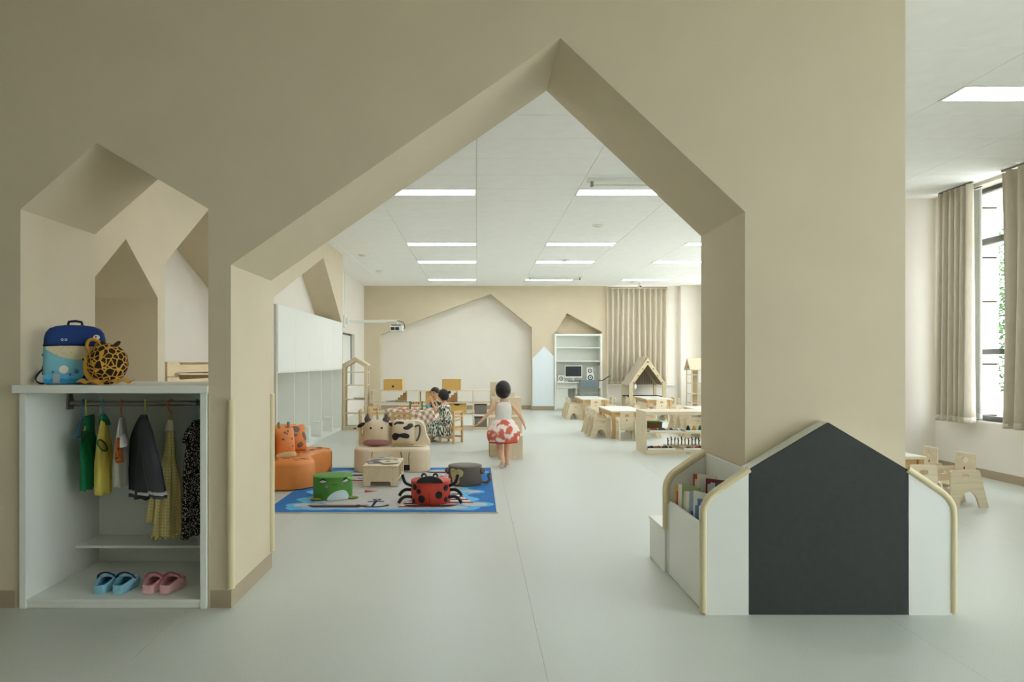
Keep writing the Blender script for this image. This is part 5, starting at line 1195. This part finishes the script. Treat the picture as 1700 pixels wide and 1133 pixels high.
# ================================================================== gingham table, ladder back chairs
gtx, gty, gr_ = -1.09, 11.42, .42
gt = thing('round_table', 'round wooden table under the brown gingham cloth', 'table', (gtx, gty, 0))
MB().lathe([(gr_-.02, .485), (gr_-.012, .49), (gr_-.012, .505), (gr_-.02, .51)], (gtx, gty, 0), 40).build('tabletop', M['pine'], gt, True)
for k in range(4):
    a = PI/4+PI/2*k; MB().tube([(gtx+.27*math.cos(a), gty+.27*math.sin(a), .485), (gtx+.29*math.cos(a), gty+.29*math.sin(a), 0)], .022, 8).build('leg', M['pine'], gt)
M['ging'] = pattern_mat('brown_gingham', 'check', ['E8E3D8', 'CDB8A0', 'A98467'], 9.0, .85)
mb = MB(); rr = []
for i, (r, z) in enumerate(((.02, .5135), (.2, .5135), (.40, .5135), (.428, .508), (.44, .48), (.455, .42), (.47, .36), (.485, .30), (.495, .255))):
    wv = max(0, i-3)*.006; rr.append([(gtx+(r+wv*math.sin(9*a))*math.cos(a), gty+(r+wv*math.sin(9*a))*math.sin(a), z-(.02*math.cos(4*a) if i > 6 else 0)) for a in [2*PI*k/72 for k in range(72)]])
mb.rings(rr, True, False)
def uvg(co):
    x, y = co.x-gtx, co.y-gty; r = math.hypot(x, y); d = r+max(0, .5135-co.z)*.95; 
    return (x/r*d if r > 1e-5 else 0, y/r*d if r > 1e-5 else 0)
mb.uv = uvg
cl = mb.build('gingham_cloth', M['ging'], None, 'all'); tag(cl, 'brown and white gingham cloth draped over the round table', 'tablecloth')
def ladder_chair():
    t = thing('ladder_chair', '', 'chair', (0,0,0), 'wooden ladder back chairs at the gingham table', world=False)
    for y in (-.135, .135):
        box(-.15, -.118, y-.016, y+.016, 0, .52).build('rear_post', M['pine'], t, bevel=.004, seg=1); box(.10, .132, y-.016, y+.016, 0, .245).build('front_leg', M['pine'], t, bevel=.004, seg=1)
        box(-.118, .10, y-.01, y+.01, .08, .11).build('stretcher', M['pinex'], t)
    box(-.12, .145, -.145, .145, .245, .265).build('seat', M['pinex'], t, bevel=.004, seg=1)
    for z, hh in ((.475, .04), (.41, .028), (.355, .028)): box(-.143, -.125, -.119, .119, z, z+hh).build('back_slat', M['pinex'], t, bevel=.003, seg=1)
    box(-.143, -.125, -.119, .119, .20, .24).build('apron', M['pinex'], t)
    return t
lp = ladder_chair(); lu = [0]
def lchair(x, y, rz, lab):
    o = lp if not lu[0] else copy_tree(lp); lu[0] = 1; o.location = (x, y, 0); o.rotation_euler = (0, 0, rz); o['label'] = lab
GA = math.atan2(.10, -.30)
lchair(-.415, 10.945, PI-.5, 'ladder back chair the girl in the leaf print dress sits on')
lchair(-.66, 11.86, PI+.785, 'ladder back chair of the child behind the table')
lchair(-1.17, 10.76, PI/2, 'empty ladder back chair with its back to us before the gingham table')
lchair(-1.76, 11.1, .1, 'empty ladder back chair at the left of the gingham table')
lchair(-1.25, 12.1, -PI/2, 'empty ladder back chair behind the gingham table, facing us')
lchair(-1.70, 11.88, -.5, 'empty ladder back chair at the back left of the gingham table')
# toys on the cloth
TZ = .5155
br_ = thing('bead_frame', 'toy bead frame with green ends on the gingham table', 'toy', (-1.05, 11.3, TZ)); gnb = paint('3F7F3A', .5)
for x in (-1.10, -.90): box(x-.012, x+.012, 11.27, 11.33, TZ, TZ+.13).build('end_board', gnb, br_, bevel=.004)
for z in (.05, .10): MB().tube([(-1.10, 11.3, TZ+z), (-.90, 11.3, TZ+z)], .003, 6).build('wire', M['pine'], br_)
for k in range(6):
    MB().ell((-1.075+k*.028, 11.3, TZ+(.10 if k % 2 else .095)), (.012, .014, .022 if k % 2 else .018), 10, 8).build('bead', paint(['7A2F3A', 'C9502A', 'D9A23A', 'D97A2A', 'B5402E', 'E0B83A'][k], .4), br_, True)
for k, (x, y, c, nm) in enumerate(((-1.25, 11.2, 'B5402E', 'red'), (-1.2, 11.12, 'C97A8A', 'pink'), (-1.12, 11.16, 'C9505A', 'rose'), (-1.0, 11.14, 'D98AA0', 'light pink'), (-.9, 11.15, '3A3A44', 'black'), (-.84, 11.25, 'D9C24A', 'yellow'), (-1.32, 11.35, 'D8D2C0', 'cream'))):
    tag(MB().plate(rrect(x-.03, x+.03, y-.018, y+.018, .01), [], TZ, TZ+.016, XY).build('toy_block', paint(c, .45), None, bevel=.003), 'small %s toy block on the gingham cloth' % nm, 'toy', 'blocks on the gingham cloth')
cp = thing('toy_cup', 'turquoise toy cup near the seated children', 'cup', (-.82, 11.42, TZ)); MB().lathe([(.025, 0), (.032, .05), (.029, .05), (.022, .006)], (-.82, 11.42, TZ), 16).build('cup_body', paint('3FA9B5', .4), cp, True)
MB().tube([(-.79, 11.42, TZ+.012), (-.77, 11.42, TZ+.02), (-.77, 11.42, TZ+.035), (-.789, 11.42, TZ+.042)], .004, 6).build('cup_handle', paint('3FA9B5', .4), cp, True)

# ================================================================== children
def skin_obj(verts, edges, root=0, sub=2):
    me = bpy.data.meshes.new('tmp'); me.from_pydata([v[0] for v in verts], edges, []); ob = bpy.data.objects.new('tmp', me); COL.objects.link(ob)
    md = ob.modifiers.new('s', 'SKIN'); md.use_smooth_shade = True
    for i, v in enumerate(verts):
        d = me.skin_vertices[0].data[i]; d.radius = v[1] if isinstance(v[1], tuple) else (v[1], v[1]); d.use_root = (i == root)
    s2 = ob.modifiers.new('u', 'SUBSURF'); s2.levels = sub; s2.render_levels = sub
    dg = bpy.context.evaluated_depsgraph_get(); r = bpy.data.meshes.new_from_object(ob.evaluated_get(dg)); 
    bpy.data.objects.remove(ob); vs = [tuple(v.co) for v in r.vertices]; fs = [tuple(p.vertices) for p in r.polygons]; bpy.data.meshes.remove(r); return vs, fs
def person(label, loc, rz, J, fingers, clothes, hair, headc, shoes, face=True, head_r=(.078, .085, .098)):
    """faces -x locally; J: joints {name: (pos, radius)} with tree edges"""
    t = thing('person', label, 'person', loc, world=False); t.rotation_euler = (0, 0, rz)
    verts = []; idx = {}
    for k, (p, r) in J['v'].items(): idx[k] = len(verts); verts.append((p, r))
    vs, fs = skin_obj(verts, [(idx[a], idx[b]) for a, b in J['e']])
    m = MB(); m.add(vs, fs)
    # head grown on the neck, with brow, nose, cheeks and chin
    hc = Vector(headc); nu, nv = 24, 18; rgs = []
    for i in range(1, nv):
        a = PI*i/nv-PI/2; ring = []
        for k in range(nu):
            b = 2*PI*k/nu; d = Vector((math.cos(a)*math.cos(b), math.cos(a)*math.sin(b), math.sin(a)))
            r = Vector((d.x*head_r[0], d.y*head_r[1]*.93, d.z*head_r[2]))
            if d.x < 0 and d.z < -.2: r.y *= 1-.25*(-d.z-.2)          # jaw
            nose = math.exp(-((d.y/.13)**2+((d.z+.18)/.16)**2)) if d.x < 0 else 0
            lips = math.exp(-((d.y/.22)**2+((d.z+.48)/.08)**2)) if d.x < 0 else 0
            eye = sum(math.exp(-(((d.y-s_*.34)/.15)**2+((d.z-.02)/.12)**2)) for s_ in (-1, 1)) if d.x < 0 else 0
            r.x -= .014*nose+.004*lips-.006*eye; ring.append(hc+r)
        rgs.append(ring)
    m.rings(rgs)
    for s_ in (-1, 1): m.ell(hc+Vector((.01, s_*head_r[1]*.93, -.01)), (.014, .008, .02), 10, 8)
    for ch in fingers:
        v2, f2 = skin_obj([(p, r) for p, r in ch], [(i, i+1) for i in range(len(ch)-1)], 0, 1); m.add(v2, f2)
    body = m.build('body', M['skin'], t, 'all')
    if face:
        for s_ in (-1, 1): MB().ell(hc+Vector((-head_r[0]*.90, s_*.031, .004)), (.006, .011, .007), 10, 8).build('eye', M['dark'], t, True); MB().ell(hc+Vector((-head_r[0]*.90, s_*.033, .026)), (.006, .014, .003), 10, 6).build('eyebrow', M['hair'], t, True)
        MB().ell(hc+Vector((-head_r[0]*.88, 0, -.048)), (.006, .016, .004), 10, 6).build('mouth', paint('B0605A', .5), t, True)
    clothes(t); hair(t, hc); shoes(t); return t
def cap_hair(t, hc, r, front, back, fringe=.05):
    """hair shell: covers the crown and back, leaves the face open"""
    nu, nv = 36, 14; rows = []
    for i in range(nv+1):
        row = []
        for k in range(nu):
            b = 2*PI*k/nu; cx = math.cos(b)
            f = min(1, max(0, (cx+.85)/.35)); g = min(1, max(0, (cx+.35)/.6)); f = f*f*(3-2*f); g = g*g*(3-2*g)
            lim = fringe+(front-fringe)*f+(back-front)*g+.004*math.sin(7*b)
            ae = math.asin(max(-.97, min(.9, lim/r[2]))); a = PI/2-.02-(PI/2-.02-ae)*i/nv; w = 1+.012*math.sin(11*b+i)
            row.append(hc+Vector((math.cos(a)*cx*r[0]*w, math.cos(a)*math.sin(b)*r[1]*w, math.sin(a)*r[2])))
        rows.append(row)
    inner = [[hc+(p-hc)*.93 for p in q] for q in rows]
    return MB().rings(rows+inner[::-1]).build('hair', M['hair'], t, 'all')
def hand(w, dirv, side, curl=.4):
    """five finger chains from the palm centre w; dirv: finger direction, side: across the palm"""
    w, f, s_ = Vector(w), Vector(dirv).normalized(), Vector(side).normalized(); n = f.cross(s_); out = []
    for k, l in zip((-1.5, -.5, .5, 1.5), (.030, .036, .034, .026)):
        b = w+s_*k*.0085+f*.012; out.append([(tuple(b-f*.012), .0055), (tuple(b+f*l*.5), .0052), (tuple(b+f*l*(1-curl*.3)+n*l*curl), .004)])
    b = w-s_*.014-f*.008; out.append([(tuple(b+s_*.006), .006), (tuple(b-s_*.014+f*.012), .0056), (tuple(b-s_*.02+f*.028), .0045)]); return out
def ring_loft(rows, m_, name, t, n=28, wav=0, closed=True):
    """rows: (cx, cy, z, rx, ry)"""
    rows = [tuple(q) for q in spline(rows, 4, False)]
    m = MB(); rg = [[(cx+rx*(1+wav*i/len(rows)*math.sin(8*a))*math.cos(a), cy+ry*(1+wav*i/len(rows)*math.sin(8*a))*math.sin(a), z) for a in [2*PI*k/n for k in range(n)]] for i, (cx, cy, z, rx, ry) in enumerate(rows)]
    return m.rings(rg).build(name, m_, t, 'all')
def seated(label, loc, rz, cloth, hairf, arms):
    v = {'pelvis': ((0, 0, .325), .075), 'spine': ((0, 0, .44), .068), 'chest': ((-.015, 0, .545), .066), 'neck': ((-.02, 0, .635), .03), 'head': ((-.03, 0, .70), .04)}
    e = [('pelvis', 'spine'), ('spine', 'chest'), ('chest', 'neck'), ('neck', 'head')]
    for n_, s_ in (('l', 1), ('r', -1)):
        el, wr, ha = arms[n_]
        v.update({n_+'sh': ((-.02, s_*.088, .585), .034), n_+'el': (el, .025), n_+'wr': (wr, .018), n_+'ha': (ha, (.019, .012)),
                  n_+'hip': ((-.05, s_*.055, .315), .06), n_+'kn': ((-.25, s_*.065, .295), .042), n_+'ca': ((-.255, s_*.065, .19), .038), n_+'an': ((-.235, s_*.065, .065), .026), n_+'to': ((-.30, s_*.07, .03), .024)})
        e += [('chest', n_+'sh'), (n_+'sh', n_+'el'), (n_+'el', n_+'wr'), (n_+'wr', n_+'ha'), ('pelvis', n_+'hip'), (n_+'hip', n_+'kn'), (n_+'kn', n_+'ca'), (n_+'ca', n_+'an'), (n_+'an', n_+'to')]
    fg = []
    for n_ in 'lr':
        el, wr, ha = (Vector(q) for q in arms[n_]); fg += hand(ha, ha-wr, (0, 1 if n_ == 'l' else -1, .2))
    def shoes(t):
        for s_ in (-1, 1):
            sh_ = MB().rings([[(-.315, s_*.07-.02, z), (-.30, s_*.07-.033, z), (-.24, s_*.067-.03, z), (-.205, s_*.065-.022, z), (-.205, s_*.065+.022, z), (-.24, s_*.067+.03, z), (-.30, s_*.07+.033, z), (-.315, s_*.07+.02, z)] for z in (.002, .016)]).build('sandal', paint('A8846A', .5), t)
            MB().tube([(-.28, s_*.07-.03, .014), (-.285, s_*.07, .058), (-.28, s_*.07+.03, .014)], .008, 8).build('sandal_strap', paint('C9B59A', .5), sh_, True)
    return person(label, loc, rz, {'v': v, 'e': e}, fg, cloth, hairf, (-.035, 0, .755), shoes)
M['leaf'] = pattern_mat('leaf_print', 'leaf', ['E6E3D6', '1E2422', '2F6B58'], 26, .8, stretch=(2.3, 2.3, .7), thr=.5, rot=(.5, .7, 0))
def girl_dress(t):
    ring_loft([(-.015, 0, .615, .05, .085), (-.015, 0, .58, .082, .112), (-.01, 0, .5, .088, .105), (-.005, 0, .41, .094, .11), (-.045, 0, .35, .155, .15), (-.10, 0, .30, .215, .178), (-.115, 0, .22, .225, .186), (-.125, 0, .13, .21, .185), (-.13, 0, .105, .195, .172)], M['leaf'], 'dress', t, 32, .05)
    for s_ in (-1, 1): ring_loft([(-.02, s_*.085, .605, .04, .03), (-.035, s_*.105, .575, .05, .04), (-.055, s_*.115, .545, .05, .042)], M['leaf'], 'sleeve', t, 16)
def girl_hair(t, hc):
    cap_hair(t, hc, (.092, .093, .112), -.02, -.075, .045)
    MB().ell(hc+Vector((.105, .0, .055)), (.028, .022, .026), 12, 8).build('hair_tail', M['hair'], t, True); MB().ell(hc+Vector((.086, .0, .045)), (.01, .016, .016), 10, 8).build('hair_band', paint('2A2A30', .5), t, True)
seated('child in a black and white leaf print dress seated at the gingham table', (-.50, 10.96, 0), -.45, girl_dress, girl_hair,
       {'l': ((-.13, .115, .48), (-.175, .07, .575), (-.19, .06, .61)), 'r': ((-.12, -.10, .47), (-.185, -.04, .57), (-.20, -.03, .605))})
def boy_shirt(t):
    ring_loft([(-.015, 0, .615, .05, .08), (-.015, 0, .58, .08, .108), (-.01, 0, .5, .085, .10), (-.0, 0, .40, .09, .105), (0, 0, .33, .095, .115)], paint('2E3440', .8), 'shirt', t, 28)
    for s_ in (-1, 1): ring_loft([(-.02, s_*.085, .605, .04, .03), (-.04, s_*.105, .57, .045, .04), (-.065, s_*.115, .54, .042, .038)], paint('2E3440', .8), 'sleeve', t, 16)
    ring_loft([(-.02, 0, .625, .046, .05), (-.018, 0, .607, .062, .075)], paint('D8D6CC', .8), 'collar', t, 20)
    for s_ in (-1, 1): MB().tube([(-.03, s_*.055, .315), (-.14, s_*.062, .308), (-.25, s_*.065, .298), (-.262, s_*.065, .25)], .07, 14, [.075, .066, .056, .05]).build('shorts_leg', paint('4A4640', .85), t, True)
seated('child with short dark hair behind the table, hands raised to the face', (-.69, 11.83, 0), .785, boy_shirt, lambda t, hc: cap_hair(t, hc, (.09, .092, .11), .012, -.045, .04),
       {'l': ((-.15, .125, .49), (-.165, .05, .63), (-.165, .035, .665)), 'r': ((-.16, -.125, .49), (-.17, -.05, .635), (-.17, -.035, .67))})
# walking girl, seen from behind
def walker():
    v = {'pelvis': ((0, 0, .50), .075), 'spine': ((-.005, 0, .61), .066), 'chest': ((-.01, 0, .73), .068), 'neck': ((-.015, 0, .825), .032), 'head': ((-.02, 0, .89), .045)}
    e = [('pelvis', 'spine'), ('spine', 'chest'), ('chest', 'neck'), ('neck', 'head')]
    arms = {'l': ((.03, .20, .64), (.02, .25, .535), (.015, .265, .50)), 'r': ((-.02, -.19, .65), (-.03, -.285, .56), (-.03, -.32, .53))}
    legs = {'l': [(-.02, .055, .47), (-.07, .06, .27), (-.055, .055, .16), (-.02, .05, .05), (-.085, .055, .022)], 'r': [(.01, -.055, .47), (.0, -.05, .27), (.07, -.045, .17), (.15, -.04, .10), (.12, -.045, .045)]}
    fg = []
    for n_, s_ in (('l', 1), ('r', -1)):
        el, wr, ha = arms[n_]; L = legs[n_]
        v.update({n_+'sh': ((-.01, s_*.095, .775), .036), n_+'el': (el, .025), n_+'wr': (wr, .018), n_+'ha': (ha, (.019, .012)), n_+'hip': (L[0], .062), n_+'kn': (L[1], .042), n_+'ca': (L[2], .040), n_+'an': (L[3], .025), n_+'to': (L[4], .022)})
        e += [('chest', n_+'sh'), (n_+'sh', n_+'el'), (n_+'el', n_+'wr'), (n_+'wr', n_+'ha'), ('pelvis', n_+'hip'), (n_+'hip', n_+'kn'), (n_+'kn', n_+'ca'), (n_+'ca', n_+'an'), (n_+'an', n_+'to')]
        fg += hand(ha, Vector(ha)-Vector(wr), (1, 0, .2))
    M['redsk'] = pattern_mat('red_white_skirt', 'blotch', ['C4503C', 'D4705A', 'E8E0D6'], 13, .8, thr=.48)
    def clothes(t):
        ring_loft([(-.012, 0, .805, .052, .075), (-.012, 0, .77, .08, .10), (-.01, 0, .70, .086, .105), (-.005, 0, .62, .085, .10), (0, 0, .57, .09, .108)], M['topw'], 'top', t, 28)
        for s_ in (-1, 1): MB().tube([(.045, s_*.06, .775), (.0, s_*.066, .825), (-.06, s_*.06, .77)], .012, 8, flat=.5).build('shoulder_band', M['topw'], t, True)
        ring_loft([(0, 0, .59, .092, .11), (0, 0, .56, .12, .145), (0, 0, .48, .165, .195), (0, 0, .40, .18, .21), (0, 0, .335, .165, .195), (0, 0, .315, .15, .18)], M['redsk'], 'skirt', t, 36, .06)
        ring_loft([(0, 0, .322, .160, .190), (0, 0, .305, .153, .182)], paint('C03A28', .8), 'skirt_hem', t, 36, .06)
    def shoes(t):
        for (x, y, z, rot) in ((-.05, .053, .0, 0), (.135, -.043, .058, -.9)):
            Rm = Matrix.Rotation(rot, 3, 'Y'); pts = [(-.075, -.02), (-.06, -.032), (.0, -.028), (.045, -.022), (.05, 0), (.045, .022), (.0, .028), (-.06, .032), (-.075, .02)]
            so = MB().rings([[Vector((x, y, z))+Rm @ Vector((a, b, q)) for a, b in pts] for q in (.001, .014)]).build('sandal', paint('D8D2C6', .5), t)
            MB().tube([Vector((x, y, z))+Rm @ Vector(q) for q in ((-.035, -.032, .012), (-.035, 0, .055), (-.035, .032, .012))], .009, 8).build('sandal_strap', paint('D9A8A8', .5), so, True)
    def hair(t, hc):
        cap_hair(t, hc, (.092, .096, .115), -.05, -.105, .03); MB().ell(hc+Vector((.03, 0, -.06)), (.058, .066, .05), 18, 12).build('hair_nape', M['hair'], t, True)
    return person('girl walking away in a white top and red and white skirt', ((836-VX)/F*8.4, 8.4, 0), -PI/2+.15, {'v': v, 'e': e}, fg, clothes, hair, (-.025, 0, .955), shoes)
M['topw'] = paint('DEDBD0', .8)
walker()
